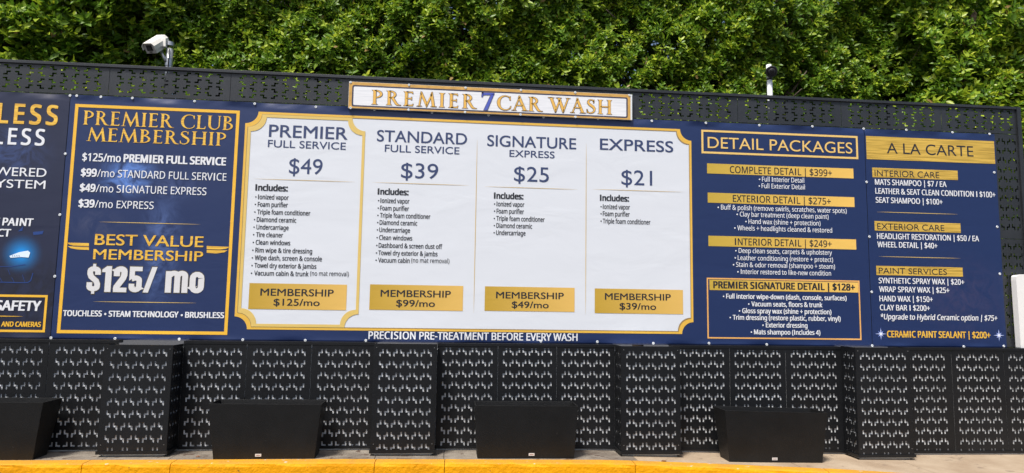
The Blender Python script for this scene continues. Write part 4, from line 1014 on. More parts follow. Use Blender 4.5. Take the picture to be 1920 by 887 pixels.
class Print:
    """one printed item = one mesh in one ink"""
    def __init__(s):
        s.m = MB()
        s.ms = [s.m]

    def text(s, body, x0px, ypx, x1px, cap_px, font='c', weight=0.0, italic=0.0, layer=3, Y=None, base_z=None, track=0.0):
        if s.m.v:
            s.m = MB()
            s.ms.append(s.m)
        vs, fs, a, b, cap = shape_text(body, font, weight, italic, track)
        p0 = at(x0px, ypx, YB if Y is None else Y)
        p1 = at(x1px, ypx + 0.02 * (x1px - x0px), YB if Y is None else Y)
        pm = (x0px + x1px) / 2
        zc = at(pm, ypx, YB if Y is None else Y).z
        zt = at(pm, ypx - cap_px, YB if Y is None else Y).z
        ch = zt - zc
        sx = (p1.x - p0.x) / (b - a)
        sz = ch / cap
        z = p0.z if base_z is None else base_z
        out = [(p0.x + (p[0] - a) * sx, z + p[1] * sz, p[2]) for p in vs]
        if Y is None:
            s.m.add(lay(out, layer), fs)
        else:
            s.m.add([(p[0], Y - 0.0009 * layer, p[1]) for p in out], fs)
        return s

    def rect(s, x0, x1, z0, z1, layer=1, nx=12):
        xs = np.linspace(x0, x1, nx + 1)
        vs = [(x, z, 0) for x in xs for z in (z0, z1)]
        s.m.add(lay(vs, layer), [(2 * i, 2 * i + 2, 2 * i + 3, 2 * i + 1) for i in range(nx)])
        return s

    def poly(s, cts, layer=1):
        v, f = fill(cts)
        s.m.add(lay([(p[0], p[1], 0) for p in v], layer), f)
        return s

    def build(s, name, m, parent, **kw):
        o = None
        for q in s.ms:
            if q.v:
                o = q.build(name, m, parent, **kw)
        return o


def box_px(a, b, c, d):
    """average upright rectangle from four measured corners: top-left, top-right, bottom-left, bottom-right"""
    P = [at(*q, YB) for q in (a, b, c, d)]
    return (P[0].x + P[2].x) / 2, (P[1].x + P[3].x) / 2, (P[2].z + P[3].z) / 2, (P[0].z + P[1].z) / 2


def frame(x0, x1, z0, z1, t):
    return [[(x0, z0), (x1, z0), (x1, z1), (x0, z1)], [(x0 + t, z0 + t), (x1 - t, z0 + t), (x1 - t, z1 - t), (x0 + t, z1 - t)]]


NAVY = (0.0085, 0.0245, 0.100)
navy = vinyl('navy_banner', NAVY, 0.40)
GOLD = (0.86, 0.49, 0.04)
gold = vinyl('gold_print', GOLD, 0.40)
gold_pale = vinyl('pale_gold_print', (0.72, 0.52, 0.15), 0.4)
gold_dark = vinyl('brown_gold_print', (0.33, 0.22, 0.09), 0.4)
orange_edge = vinyl('orange_edge_print', (0.80, 0.42, 0.12), 0.4)
white = vinyl('white_panel_print', (0.70, 0.735, 0.79), 0.42)
lite = vinyl('white_lettering', (0.78, 0.80, 0.84), 0.4)
ink = vinyl('navy_lettering', (0.035, 0.055, 0.145), 0.4)
charcoal = vinyl('charcoal_lettering', (0.016, 0.017, 0.024), 0.4)
gold_text = vinyl('gold_lettering', (0.88, 0.55, 0.07), 0.4, brushed=(0.66, 0.36, 0.04))
gold_rule = vinyl('gold_rule', (0.62, 0.44, 0.16), 0.4)


def sheet(name, x0, x1, m, parent):
    """the vinyl itself, a subdivided sheet with a hemmed edge"""
    xs = np.arange(0, int((x1 - x0) / 0.04) + 1) / int((x1 - x0) / 0.04) * (x1 - x0) + x0
    zs = list(np.linspace(ZB0, ZB0 + 0.1, 6)) + list(np.linspace(ZB0 + 0.1, ZB1 - 0.14, 24))[1:] + list(np.linspace(ZB1 - 0.14, ZB1, 13))[1:]
    nx, nz = len(xs), len(zs)
    vs = [(x, YB - disp(x, z), z) for z in zs for x in xs] + [(x, YB + 0.0015 - disp(x, z), z) for z in (zs[0], zs[-1]) for x in xs]
    fs = [(j * nx + i, j * nx + i + 1, (j + 1) * nx + i + 1, (j + 1) * nx + i) for j in range(nz - 1) for i in range(nx - 1)]
    b0 = nx * nz
    fs += [(b0 + i, b0 + i + 1, i + 1, i) for i in range(nx - 1)]
    o = MB().add(vs, fs).build(name, m, parent, smooth=True)
    return o


def washers(pts, parent, Y=YB, r=0.0135):
    for px, py in pts:
        p = at(px, py, Y)
        zz = min(max(p.z, ZB0 + 0.012), 3.93)
        y = Y - (disp(p.x, zz) if Y == YB else 0) - 0.003
        m = MB()
        n = 14
        vs, fs = [], []
        for rr, dy in ((r, 0.003), (r, -0.001), (r * 0.85, -0.0035), (r * 0.45, -0.0035), (r * 0.4, -0.001)):
            vs += [(p.x + rr * math.cos(2 * math.pi * k / n), y + dy, zz + rr * math.sin(2 * math.pi * k / n)) for k in range(n)]
        for i in range(4):
            for k in range(n):
                k2 = (k + 1) % n
                fs.append((i * n + k, i * n + k2, (i + 1) * n + k2, (i + 1) * n + k))
        w_ = m.add(vs, fs).build('washer', white_cap, parent, smooth=False)
        v2 = [(p.x + r * 0.4 * math.cos(2 * math.pi * k / 8), y - 0.0012, zz + r * 0.4 * math.sin(2 * math.pi * k / 8)) for k in range(8)]
        v2.append((p.x, y - 0.004, zz))
        MB().add(v2, [(k, (k + 1) % 8, 8) for k in range(8)]).build('screw_head', steel, w_)


def rule(P, x0, y0, x1, layer=2, t=0.0065, vert=False):
    """a hairline that swells in its middle"""
    a, b = at(x0, y0, YB), at(x1, y0 + 0.022 * (x1 - x0), YB)
    n = 10
    up = [(a.x + (b.x - a.x) * i / n, a.z + t / 2 * (math.sin(math.pi * i / n) ** 0.6 + 0.08), 0) for i in range(n + 1)]
    dn = [(p[0], 2 * a.z - p[1], 0) for p in up]
    P.m.add(lay(up + dn, layer), [(n + 1 + i, n + 2 + i, i + 1, i) for i in range(n)])


def bullet(P, px, py, layer=3, r=0.0075):
    c = at(px + 1.5, py - 4, YB)
    P.m.add(lay([(c.x + r * math.cos(k * math.pi / 4), c.z + r * math.sin(k * math.pi / 4), 0) for k in range(8)], layer), [tuple(range(8))])


# ---------- left banner
lb = empty('banner', ((XL - 6.2) / 2, YB, ZB0), 'leftmost dark banner cut by the picture edge, with a glowing blue car headlight', 'banner', 'vinyl price banners hung side by side')
hp = at(40, 476, YB)
left_v = vinyl('left_banner_print', (0.012, 0.017, 0.050), 0.40,
               smoke=[(wall_x(25, 290), wall_z(25, 290), 0.45, 0.42, (0.05, 0.09, 0.26), 0.7),
                      (wall_x(60, 570), wall_z(60, 560), 1.3, 0.6, (0.006, 0.006, 0.012), 0.8)])
# the printed glow round the headlight
_N, _L = left_v.node_tree.nodes, left_v.node_tree.links
_b = _N['Principled BSDF']
_src = _b.inputs['Base Color'].links[0].from_socket
_g = _N.new('ShaderNodeNewGeometry')
_s = _N.new('ShaderNodeVectorMath'); _s.operation = 'SUBTRACT'; _s.inputs[1].default_value = (hp.x, YB, hp.z)
_L.new(_g.outputs['Position'], _s.inputs[0])
_s2 = _N.new('ShaderNodeVectorMath'); _s2.operation = 'MULTIPLY'; _s2.inputs[1].default_value = (1, 0, 1)
_L.new(_s.outputs[0], _s2.inputs[0])
_l = _N.new('ShaderNodeVectorMath'); _l.operation = 'LENGTH'
_L.new(_s2.outputs[0], _l.inputs[0])
_r = _r
_mr = _N.new('ShaderNodeMapRange'); _mr.inputs['From Min'].default_value = 0.0; _mr.inputs['From Max'].default_value = 0.21
_mr.inputs['To Min'].default_value = 1.0; _mr.inputs['To Max'].default_value = 0.0
_L.new(_l.outputs['Value'], _mr.inputs['Value'])
_pw = _N.new('ShaderNodeMath'); _pw.operation = 'POWER'; _pw.inputs[1].default_value = 1.9
_L.new(_mr.outputs['Result'], _pw.inputs[0])
_mx = _N.new('ShaderNodeMix'); _mx.data_type = 'RGBA'
_L.new(_pw.outputs[0], _mx.inputs['Factor']); _L.new(_src, _mx.inputs['A']); _mx.inputs['B'].default_value = (0.0, 0.36, 1.0, 1)
_L.new(_mx.outputs['Result'], _b.inputs['Base Color'])
sheet('vinyl_sheet', -6.2, XL - 0.003, left_v, lb)
P = Print()
P.text('LESS', -5, 230, 107.9, 36, 'c', 0.024, track=0.12)
P.build('gold_heading', gold_text, lb)
P = Print()
P.text('LESS', -11, 269.5, 83.5, 30, 'c', 0.02, track=0.12)
P.text('WERED', -10, 329, 87, 16, 'g', 0.004)
P.text('YSTEM', -9, 351.5, 85, 15.5, 'g', 0.004)
P.text('Y PAINT', -13, 422, 62.5, 13.8, 'c', 0.025, 0.06)
P.text('CT', -5, 443, 20.5, 13.6, 'c', 0.025, 0.06)
P.text('SAFETY', -10, 581.5, 77, 18, 'c', 0.03, 0.06)
P.build('white_lettering', lite, lb)
P = Print()
P.text('AND CAMERAS', 2.3, 612, 76.8, 9, 'c', 0.03, 0.06)
P.build('gold_lettering', gold, lb)
x1 = (wall_x(90, 554) + wall_x(84, 624)) / 2
z0, z1 = wall_z(60, 623), wall_z(60, 553)
P = Print()
P.poly(frame(-5.9, x1, z0, z1, 0.022), 2)
rule(P, -60, 592, 44)
P.build('gold_frame', gold, lb)
blue_line = vinyl('blue_line_print', (0.012, 0.05, 0.22), 0.4)
lamp_print = vinyl('lamp_print', (0.75, 0.88, 1.0), 0.35)
P = Print()


def line_px(P, pts, wpx=1.0, layer=2):
    q = [at(x, y, YB) for x, y in pts]
    v, f = fill([_ribbon([(p.x, p.z) for p in q], wpx * 0.0052)])
    P.m.add(lay([(p[0], p[1], 0) for p in v], layer), f)


line_px(P, [(0, 529), (30, 530), (52, 530), (58, 526), (62, 512)], 1.6)
line_px(P, [(0, 500), (20, 500), (48, 496)], 1.2)
line_px(P, [(0, 521), (5, 529)], 0.8)
line_px(P, [(22, 520), (27, 529)], 0.8)
line_px(P, [(42, 515), (47, 529)], 0.8)
line_px(P, [(15, 505), (19, 515)], 0.8)
P.poly([[(at(x, y, YB).x, at(x, y, YB).z) for x, y in ((62, 435), (82, 433), (80, 439), (63, 441))]], 2)
P.poly([[(at(x, y, YB).x, at(x, y, YB).z) for x, y in ((34, 434), (44, 424), (42, 433))]], 2)
P.build('car_outline_print', blue_line, lb)
P = Print()
P.poly([[(at(x, y, YB).x, at(x, y, YB).z) for x, y in ((18, 480), (36, 473), (53, 470), (57, 474), (54, 483), (40, 482), (20, 483.5))]], 3)
P.build('headlight_print', lamp_print, lb)
P = Print()
for x in (24, 28, 32, 36):
    line_px(P, [(x, 478.2), (x + 0.6, 481.5)], 0.8, 4)
P.build('headlight_detail_print', blue_line, lb)
washers([(123, 288.6), (112.4, 402.8), (103.2, 518.3), (95.5, 634), (131.6, 179.5)], lb)

# ---------- main banner
mb = empty('banner', ((XL + XR) / 2, YB, ZB0), 'wide navy banner with the gold framed club offer and the big white price panel', 'banner', 'vinyl price banners hung side by side')
main_v = vinyl('main_banner_print', NAVY, 0.40,
               smoke=[(wall_x(240, 330), wall_z(240, 330), 0.36, 0.26, (0.14, 0.30, 0.80), 0.95),
                      (wall_x(330, 350), wall_z(330, 350), 0.3, 0.2, (0.07, 0.11, 0.28), 0.5),
                      (wall_x(300, 470), wall_z(300, 470), 0.26, 0.75, (0.10, 0.17, 0.42), 0.75),
                      (wall_x(180, 420), wall_z(180, 420), 0.35, 0.2, (0.09, 0.10, 0.17), 0.4)])
sheet('vinyl_sheet', XL + 0.003, XR - 0.003, main_v, mb)
# club block
cx0, cx1, cz0, cz1 = box_px((142, 194.1), (449.9, 208.5), (106.2, 624.6), (426, 628))
P = Print()
P.poly(frame(cx0, cx1, cz0, cz1, 0.031), 2)
P.build('club_frame', gold, mb)
P = Print()
P.text('PREMIER CLUB', 155.1, 233.5, 436.7, 26, 's', 0.0)
P.text('MEMBERSHIP', 162, 264.2, 423.3, 25, 's', 0.0)
P.build('club_heading', gold_text, mb, label='serif gold club membership heading')
P = Print()
P.text('BEST VALUE', 177.4, 459.0, 381.2, 20, 'g', 0.012)
P.text('MEMBERSHIP', 174.5, 485.8, 380.4, 18.5, 'g', 0.012)


def wing(pts):
    return [[(at(x, y, YB).x, at(x, y, YB).z) for x, y in pts]]


P.poly(wing([(125.5, 455), (167, 456), (167, 461.5), (138, 460.5), (130, 458.5)]), 2)
P.poly(wing([(127, 461.5), (140, 462.5), (167, 463), (167, 468.6), (145, 467.8), (133, 465.5)]), 2)
P.poly(wing([(387.7, 461.2), (431, 463), (424, 466.5), (412, 468), (387.7, 467.2)]), 2)
P.poly(wing([(387.7, 468.7), (427, 469.5), (420, 473.3), (406, 475.2), (387.7, 474)]), 2)
P.build('best_value_heading', gold_text, mb)
P = Print()
P.text('$125/mo', 154.1, 301.6, 226.6, 14.5, 'c', 0.018)
P.text('PREMIER FULL SERVICE', 231.5, 303.6, 423.8, 14.2, 'c', 0.034)
P.text('$99', 151.6, 330.3, 181.4, 14.2, 'c', 0.032)
P.text('/mo STANDARD FULL SERVICE', 182.2, 331.5, 424.5, 14, 'c', 0.004)
P.text('$49', 149.6, 358.8, 179, 14.2, 'c', 0.032)
P.text('/mo SIGNATURE EXPRESS', 179.8, 360, 387, 14, 'c', 0.004)
P.text('$39', 147.1, 388.2, 177.3, 14.2, 'c', 0.032)
P.text('/mo EXPRESS', 178, 389.3, 288, 14, 'c', 0.004)
P.text('TOUCHLESS', 117.9, 592.3, 191, 10.5, 'c', 0.03)
P.text('STEAM TECHNOLOGY', 203.5, 593.5, 334.5, 10.5, 'c', 0.03)
P.text('BRUSHLESS', 347, 595.5, 420.2, 10.5, 'c', 0.03)
bullet(P, 196.2, 592.8, r=0.011)
bullet(P, 339.6, 595, r=0.011)
P.build('club_price_lettering', lite, mb)
P = Print()
P.text('$125/', 160.7, 547, 293.3, 49, 'h', 0.022, layer=2)
P.text('mo', 308, 548.8, 382.7, 49, 'h', 0.022, layer=2)
P.build('big_price_edge', vinyl('edge_print', (0.10, 0.085, 0.06), 0.4), mb)
P = Print()
P.text('$125/', 161.5, 546.7, 292.5, 48, 'h', 0.002)
P.text('mo', 309, 548.5, 381.7, 48, 'h', 0.002)
P.build('big_price_lettering', vinyl('price_white_print', (0.70, 0.70, 0.71), 0.4), mb)
P = Print()
rule(P, 186, 416, 376)
rule(P, 175, 565.4, 368)
P.build('hairline_rule', gold_rule, mb)

# white price panel with scooped corners
q = {k: at(*v, YB) for k, v in dict(tl=(460, 234.4), tt=(489.2, 210.3), tr=(1271.5, 241.5), rt=(1295.9, 266.2), rb=(1300.2, 601.3), br=(1276.5, 625.4), bl=(466.1, 618.3), lb=(440, 590.8)).items()}
fx0, fx1 = (q['tl'].x + q['lb'].x) / 2, (q['rt'].x + q['rb'].x) / 2
fz0, fz1 = (q['bl'].z + q['br'].z) / 2, (q['tt'].z + q['tr'].z) / 2
SR = 0.125


def scooped(x0, x1, z0, z1, r, n=10):
    pts = []
    for cx, cz, a0 in ((x0, z0, 90), (x1, z0, 180), (x1, z1, 270), (x0, z1, 360)):
        # concave quarter circle around each corner
        for i in range(n + 1):
            a = math.radians(a0 - 90 * i / n)
            pts.append((cx + r * math.cos(a), cz + r * math.sin(a)))
    return pts


def ring(x0, x1, z0, z1, r, t0, t1):
    """band between two insets of the scooped outline; the scoop grows with the inset so that the band keeps its width"""
    return [scooped(x0 + t0, x1 - t0, z0 + t0, z1 - t0, r, 10), scooped(x0 + t1, x1 - t1, z0 + t1, z1 - t1, r + (0 if t1 == t0 else 0) + 0.0, 10)]


def sc(t):
    # inset of t on the straights and on the scoop
    rr = SR + t * 0.55
    return scooped(fx0 + t, fx1 - t, fz0 + t, fz1 - t, rr)


P = Print()
P.poly([sc(0.008)], 1)
P.build('white_price_panel', white, mb, label='big white price panel with scooped corners and four columns')
P = Print()
P.poly([sc(0.0), sc(0.026)], 2)
P.build('panel_border', vinyl('gold_border_print', (0.78, 0.47, 0.065), 0.38), mb)
P = Print()
P.poly([sc(0.023), sc(0.030)], 3)
P.build('border_shade', gold_dark, mb)
# inner ring of the first column
ix1 = (wall_x(685, 249.5) + wall_x(672.4, 586.7)) / 2
P = Print()


def sc1(t):
    rr = 0.135 + t * 0.55
    x0, x1, z0, z1 = fx0 + 0.03 + t, ix1 - t, fz0 + 0.027 + t, fz1 - 0.027 - t
    return scooped(x0, x1, z0, z1, rr)


P.poly([sc1(0.0), sc1(0.029)], 4)
P.build('premier_column_ring', gold_pale, mb, label='pale gold ring round the premier column')
P = Print()
for (xt, yt, xb, yb) in ((895, 262, 888, 587), (1099, 269, 1098, 590)):
    a, b = at(xt, yt, YB), at(xb, yb, YB)
    xm, n = (a.x + b.x) / 2, 12
    L_ = [(xm - 0.0034 * (math.sin(math.pi * i / n) ** 0.5 + 0.1), a.z + (b.z - a.z) * i / n, 0) for i in range(n + 1)]
    R_ = [(2 * xm - p[0], p[1], 0) for p in L_]
    P.m.add(lay(L_ + R_, 3), [(i + 1, i, n + 1 + i, n + 2 + i) for i in range(n)])
for a in ((477, 335.3, 666.5), (698.4, 342, 880.2), (908.4, 349.8, 1083.3), (1110, 354.8, 1280.7)):
    rule(P, *a, layer=3, t=0.005)
P.build('column_rule', gold_rule, mb)
P = Print()
P.text('PREMIER', 504, 256.3, 651.6, 22.5, 'g', 0.009)
P.text('FULL SERVICE', 502.2, 275.6, 648.3, 13.3, 'g', 0.006)
P.text('$49', 541.5, 325.3, 604.2, 28.5, 'g', 0.0)
P.text('STANDARD', 706.5, 264.8, 875.6, 20.8, 'g', 0.009)
P.text('FULL SERVICE', 721.4, 284.3, 861.3, 13, 'g', 0.006)
P.text('$39', 751.7, 333.4, 821.2, 28, 'g', 0.0)
P.text('SIGNATURE', 913.4, 273.6, 1080.3, 20.3, 'g', 0.009)
P.text('EXPRESS', 955.1, 293.8, 1039.8, 12.5, 'g', 0.006)
P.text('$25', 963.5, 339.6, 1029, 27.5, 'g', 0.0)
P.text('EXPRESS', 1124.7, 280.5, 1262.2, 20.5, 'g', 0.009)
P.text('$21', 1165, 346.2, 1222.7, 27.5, 'g', 0.0)
P.build('column_heading', ink, mb)

INC = [
    ((478.6, 357.0, 539.7, 11.3), [(128, 150, 405, 192), (124, 147, 398, 254), (120, 143, 585, 317.5), (117, 139, 468, 380), (113, 136, 404, 443), (110, 133, 358, 506),
                                   (107, 130, 418, 570), (103, 127, 600, 635), (99, 122, 681, 698), (96, 119, 635, 762), (92, 118, 570, 826)], (450, 330, 4.436), (583, 905, 828)),
    ((708, 364.3, 766.1, 10.8), [(95, 109, 288, 165), (93, 107, 285, 211), (91, 106, 417, 256), (90, 104, 336, 300), (88, 102, 292, 345), (86, 101, 305, 393),
                                 (84, 98, 490, 441), (82, 96, 461, 487), (80, 95, 289, 532)], (680, 330, 3.286), (299, 534, 533)),
    ((925.9, 372.1, 981.4, 10.8), [(111, 122, 247, 375), (111, 122, 245, 407), (110, 121, 338, 440), (110, 121, 282, 472), (109, 120, 252, 504)], (880, 230, 2.396), None),
    ((1124.6, 376.2, 1179.3, 10.8), [(86, 96, 218, 387), (86, 96, 217, 419), (86, 96, 310, 452)], (1090, 230, 2.396), None)]
ITEMS = [['Ionized vapor', 'Foam purifier', 'Triple foam conditioner', 'Diamond ceramic', 'Undercarriage', 'Tire cleaner', 'Clean windows', 'Rim wipe & tire dressing', 'Wipe dash, screen & console', 'Towel dry exterior & jambs', 'Vacuum cabin & trunk'],
         ['Ionized vapor', 'Foam purifier', 'Triple foam conditioner', 'Diamond ceramic', 'Undercarriage', 'Clean windows', 'Dashboard & screen dust off', 'Towel dry exterior & jambs', 'Vacuum cabin'],
         ['Ionized vapor', 'Foam purifier', 'Triple foam conditioner', 'Diamond ceramic', 'Undercarriage'],
         ['Ionized vapor', 'Foam purifier', 'Triple foam conditioner']]
for (h, rows, (ox, oy, s_), tail), items in zip(INC, ITEMS):
    P = Print()
    P.text('Includes:', h[0], h[1], h[2], h[3], 'c', 0.034)
    for (bx, tx, rx, by), it in zip(rows, items):
        P.text(it, ox + tx / s_, oy + by / s_, ox + rx / s_, 8.6, 'c', 0.015)
        bullet(P, ox + bx / s_ - 0.5, oy + by / s_)
    if tail:
        P.text('(no mat removal)', ox + tail[0] / s_, oy + tail[2] / s_, ox + tail[1] / s_, 8.4, 'c', 0.004)
    P.build('included_list', charcoal, mb)
for tl, tr, bl, br, t1, t2 in (
        ((468.2, 531.2), (650.9, 533.4), (465.2, 580), (649, 581), ('MEMBERSHIP', 488.1, 554, 625.6, 13), ('$125/mo', 512.8, 572.6, 599.3, 12.5)),
        ((694, 533.3), (868.7, 536), (692.2, 581.4), (867.5, 582.3), ('MEMBERSHIP', 713.5, 556, 845.2, 12.5), ('$99/mo', 742.7, 574.4, 815.4, 12.3)),
        ((909.2, 536.8), (1077.4, 539.7), (908.5, 583), (1077, 584.6), ('MEMBERSHIP', 930, 559.1, 1057, 12), ('$49/mo', 959.3, 577, 1028.6, 12)),
        ((1115, 540), (1280.2, 544.5), (1115, 586.5), (1280.8, 589.8), ('MEMBERSHIP', 1134, 561.7, 1257.6, 12), ('$39/mo', 1161.5, 580, 1230, 12))):
    a, b, c, d = box_px(tl, tr, bl, br)
    P = Print()
    P.rect(a, b, c, d, 3)
    bar = P.build('membership_box', vinyl('gold_box_print_%d' % int(tl[0]), (0.6, 0.4, 0.1), 0.4, grad=((0.52, 0.33, 0.035), (0.76, 0.48, 0.12), a, b)), mb)
    P = Print()
    P.text(*t1, 'g', 0.011, layer=4)
    P.text(*t2, 'g', 0.010, layer=4)
    P.build('box_lettering', charcoal, bar)
P = Print()
P.text('PRECISION PRE-TREATMENT BEFORE EVERY WASH', 690.7, 635.4, 1082.8, 13.8, 'c', 0.018, layer=3)
P.build('slogan_lettering', lite, mb)

# detail packages
a, b, c, d = box_px((1314.7, 244.2), (1607.8, 254.4), (1315.4, 288), (1609, 298))
P = Print()
P.poly(frame(a, b, c, d, 0.022), 2)
P.text('DETAIL PACKAGES', 1326.8, 277.5, 1597.8, 20.5, 'g', 0.0)
P.build('detail_heading', vinyl('detail_gold_print', (0.82, 0.55, 0.17), 0.4), mb)


def gold_bar(tl, tr, bl, br, txt, parent, brushed=False, font='c', weight=0.007, name='heading_bar'):
    a, b, c, d = box_px(tl, tr, bl, br)
    P = Print()
    P.rect(a, b, c, d, 2)
    if brushed:
        m_ = vinyl('brushed_gold_print', (0.70, 0.46, 0.08), 0.4, brushed=(0.44, 0.28, 0.04))
    else:
        m_ = vinyl('gold_bar_print_%d' % int(tl[1]), (0.6, 0.4, 0.1), 0.4, grad=((0.54, 0.37, 0.045), (0.86, 0.54, 0.12), a, b))
    bar = P.build(name, m_, parent)
    P = Print()
    P.text(*txt, font, weight, layer=3)
    P.build('bar_lettering', charcoal, bar)


gold_bar((1325.6, 307), (1599.7, 315.7), (1325.6, 325.9), (1600.2, 334), ('COMPLETE DETAIL | $399+', 1368.2, 324, 1559.7, 12.5), mb)
gold_bar((1326.8, 361.4), (1601.8, 369.7), (1326.8, 380.3), (1601.8, 388), ('EXTERIOR DETAIL | $275+', 1373.9, 378.3, 1557.6, 12.5), mb)
gold_bar((1328, 441.9), (1605, 449.1), (1328.3, 461), (1605.2, 468.4), ('INTERIOR DETAIL | $249+', 1377.6, 459.2, 1559.2, 12.5), mb)
P = Print()
for bx, t, x0, y, x1, wt in (
        (1422.4, 'Full Interior Detail', 1428.6, 340.3, 1507.6, 0.006), (1421.9, 'Full Exterior Detail', 1427.8, 352.8, 1509, 0.006),
        (1345, 'Buff & polish (remove swirls, scratches, water spots)', 1351.6, 392.9, 1587.2, 0.006), (1380.5, 'Clay bar treatment (deep clean paint)', 1387.1, 406, 1553.3, 0.006),
        (1397, 'Hand wax (shine + protection)', 1403.2, 419.5, 1538.2, 0.006), (1376.2, 'Wheels + headlights cleaned & restored', 1382.4, 431.7, 1560, 0.006),
        (1378.1, 'Deep clean seats, carpets & upholstery', 1384.8, 474.2, 1559.7, 0.006), (1376.9, 'Leather conditioning (restore + protect)', 1383.1, 487.6, 1561.7, 0.006),
        (1373.7, 'Stain & odor removal (shampoo + steam)', 1379.9, 500.4, 1565.4, 0.006), (1381.9, 'Interior restored to like-new condition', 1388.8, 513.6, 1558, 0.006),
        (1355, 'Full interior wipe-down (dash, console, surfaces)', 1361.3, 559.7, 1587.2, 0.020), (1402.2, 'Vacuum seats, floors & trunk', 1408.6, 574.2, 1541.8, 0.020),
        (1384.8, 'Gloss spray wax (shine + protection)', 1391.3, 587, 1558.7, 0.020), (1367.5, 'Trim dressing (restore plastic, rubber, vinyl)', 1373.7, 599.4, 1576, 0.020),
        (1429, 'Exterior dressing', 1435.7, 613.8, 1513.8, 0.020), (1407.1, 'Mats shampoo (Includes 4)', 1413.6, 626.7, 1538, 0.020)):
    P.text(t, x0, y, x1, 8.8, 'c', wt)
    bullet(P, bx, y, r=0.0085)
P.build('detail_lettering', lite, mb)
a, b, c, d = box_px((1324.8, 519.3), (1611.5, 527.5), (1326.5, 633.4), (1615, 638.8))
P = Print()
P.poly(frame(a, b, c, d, 0.015), 2)
P.build('signature_frame', orange_edge, mb)
gold_bar((1329.8, 523.8), (1609, 530.4), (1330.5, 542.8), (1609, 549.5), ('PREMIER SIGNATURE DETAIL | $128+', 1337.2, 540, 1603, 12.3), mb, weight=0.03)
washers([(144.7, 180), (189.7, 182), (249, 184.5), (365, 190), (478, 195), (592.3, 200.5), (702, 205.7), (810, 211), (916, 216), (1019, 219.5), (1121, 223), (1222, 227), (1323, 231),
         (1424, 234.9), (1522.5, 237.4), (1620.6, 241), (1624.8, 341.4), (1630, 444), (1634.2, 547.5), (1635.5, 649), (216, 638), (336, 637.5), (455.5, 638), (572.5, 638.5), (686, 638.5),
         (1014, 640), (1120, 641), (1225, 643.7), (1329, 643.7), (1438, 646)], mb)

# ---------- right banner
rb = empty('banner', ((XR + XE) / 2, YB, ZB0), 'narrow navy banner at the right end, topped by a brushed gold a la carte bar', 'banner', 'vinyl price banners hung side by side')
sheet('vinyl_sheet', XR + 0.003, XE, vinyl('right_banner_print', NAVY, 0.40, smoke=[(XE - 0.5, 1.75, 0.7, 0.6, (0.055, 0.05, 0.12), 0.5)]), rb)
gold_bar((1623.3, 254.9), (1863.2, 265), (1624.8, 298.2), (1866, 307.6), ('A LA CARTE', 1662.7, 287.8, 1824.9, 19, 'g', -0.02), rb, brushed=True) if False else None


def bbar(tl, tr, bl, br, args, kw):
    a, b, c, d = box_px(tl, tr, bl, br)
    P = Print()
    P.rect(a, b, c, d, 2)
    bar = P.build('heading_bar', vinyl('brushed_gold_print', (0.70, 0.46, 0.08), 0.4, brushed=(0.44, 0.28, 0.04)), rb)
    P = Print()
    P.text(*args, **kw)
    P.build('bar_lettering', charcoal, bar)


bbar((1623.3, 254.9), (1863.2, 265), (1624.8, 298.2), (1866, 307.6), ('A LA CARTE', 1662.7, 287.5, 1824.9, 19.5), dict(font='g', weight=0.0))
bbar((1635, 314), (1795.3, 320.4), (1635.5, 332.2), (1795.8, 337.7), ('INTERIOR CARE', 1639.8, 330, 1761, 11.3), dict(font='g', weight=0.0))
bbar((1639.5, 414.1), (1800.7, 419.3), (1639.8, 432.4), (1801, 436.6), ('EXTERIOR CARE', 1644.5, 429.8, 1770.4, 11), dict(font='g', weight=0.0))
bbar((1642.7, 498.2), (1804.8, 501.7), (1643, 515.2), (1805, 519.5), ('PAINT SERVICES', 1647.6, 512.8, 1775.3, 10.8), dict(font='g', weight=0.0))
P = Print()
for t, x0, y, x1 in (('MATS SHAMPOO | $7 / EA', 1640.2, 346.2, 1774.4), ('LEATHER & SEAT CLEAN CONDITION I $100+', 1641, 363, 1866), ('SEAT SHAMPOO | $100+', 1641.7, 379.9, 1767),
                     ('HEADLIGHT RESTORATION | $50 / EA', 1644, 447.6, 1835.3), ('WHEEL DETAIL | $40+', 1644.9, 463.3, 1757.4), ('SYNTHETIC SPRAY WAX | $20+', 1647.3, 531, 1807.7),
                     ('WRAP SPRAY WAX | $25+', 1648.1, 547.2, 1779.9), ('HAND WAX | $150+', 1648.7, 564.8, 1748.8), ('CLAY BAR I $200+', 1649.5, 581.6, 1743.4)):
    P.text(t, x0, y, x1, 10.2, 'c', 0.016)
P.text('*Upgrade to Hybrid Ceramic option | $75+', 1650.9, 598.6, 1870, 10, 'c', 0.016, 0.16)
P.build('a_la_carte_lettering', lite, rb)
P = Print()
P.text('CERAMIC PAINT SEALANT | $200+', 1662.8, 632.2, 1857, 11.8, 'c', 0.026)
P.build('gold_lettering', gold_text, rb)
P = Print()
rule(P, 1643.8, 397.3, 1796)
rule(P, 1647.3, 480.9, 1800.7)
P.build('hairline_rule', gold_rule, rb)
star_glow = vinyl('star_glow_print', (0.16, 0.26, 0.75), 0.4)
for sx_, sy_ in ((1651.4, 626.1), (1872.7, 628.8)):
    c_ = at(sx_, sy_, YB)

    def star(r1, r2, rin):
        pts = []
        for k in range(16):
            r_ = (r1 if k % 4 == 0 else r2) if k % 2 == 0 else rin
            a_ = k * math.pi / 8
            pts.append((c_.x + r_ * math.cos(a_), c_.z + r_ * math.sin(a_)))
        return pts
    P = Print()
    P.poly([star(0.07, 0.045, 0.018)], 2)
    st_ = P.build('star_glow', star_glow, rb)
    P = Print()
    P.poly([star(0.062, 0.034, 0.010)], 3)
    P.build('star', vinyl('star_print', (0.85, 0.90, 1.0), 0.4), st_)
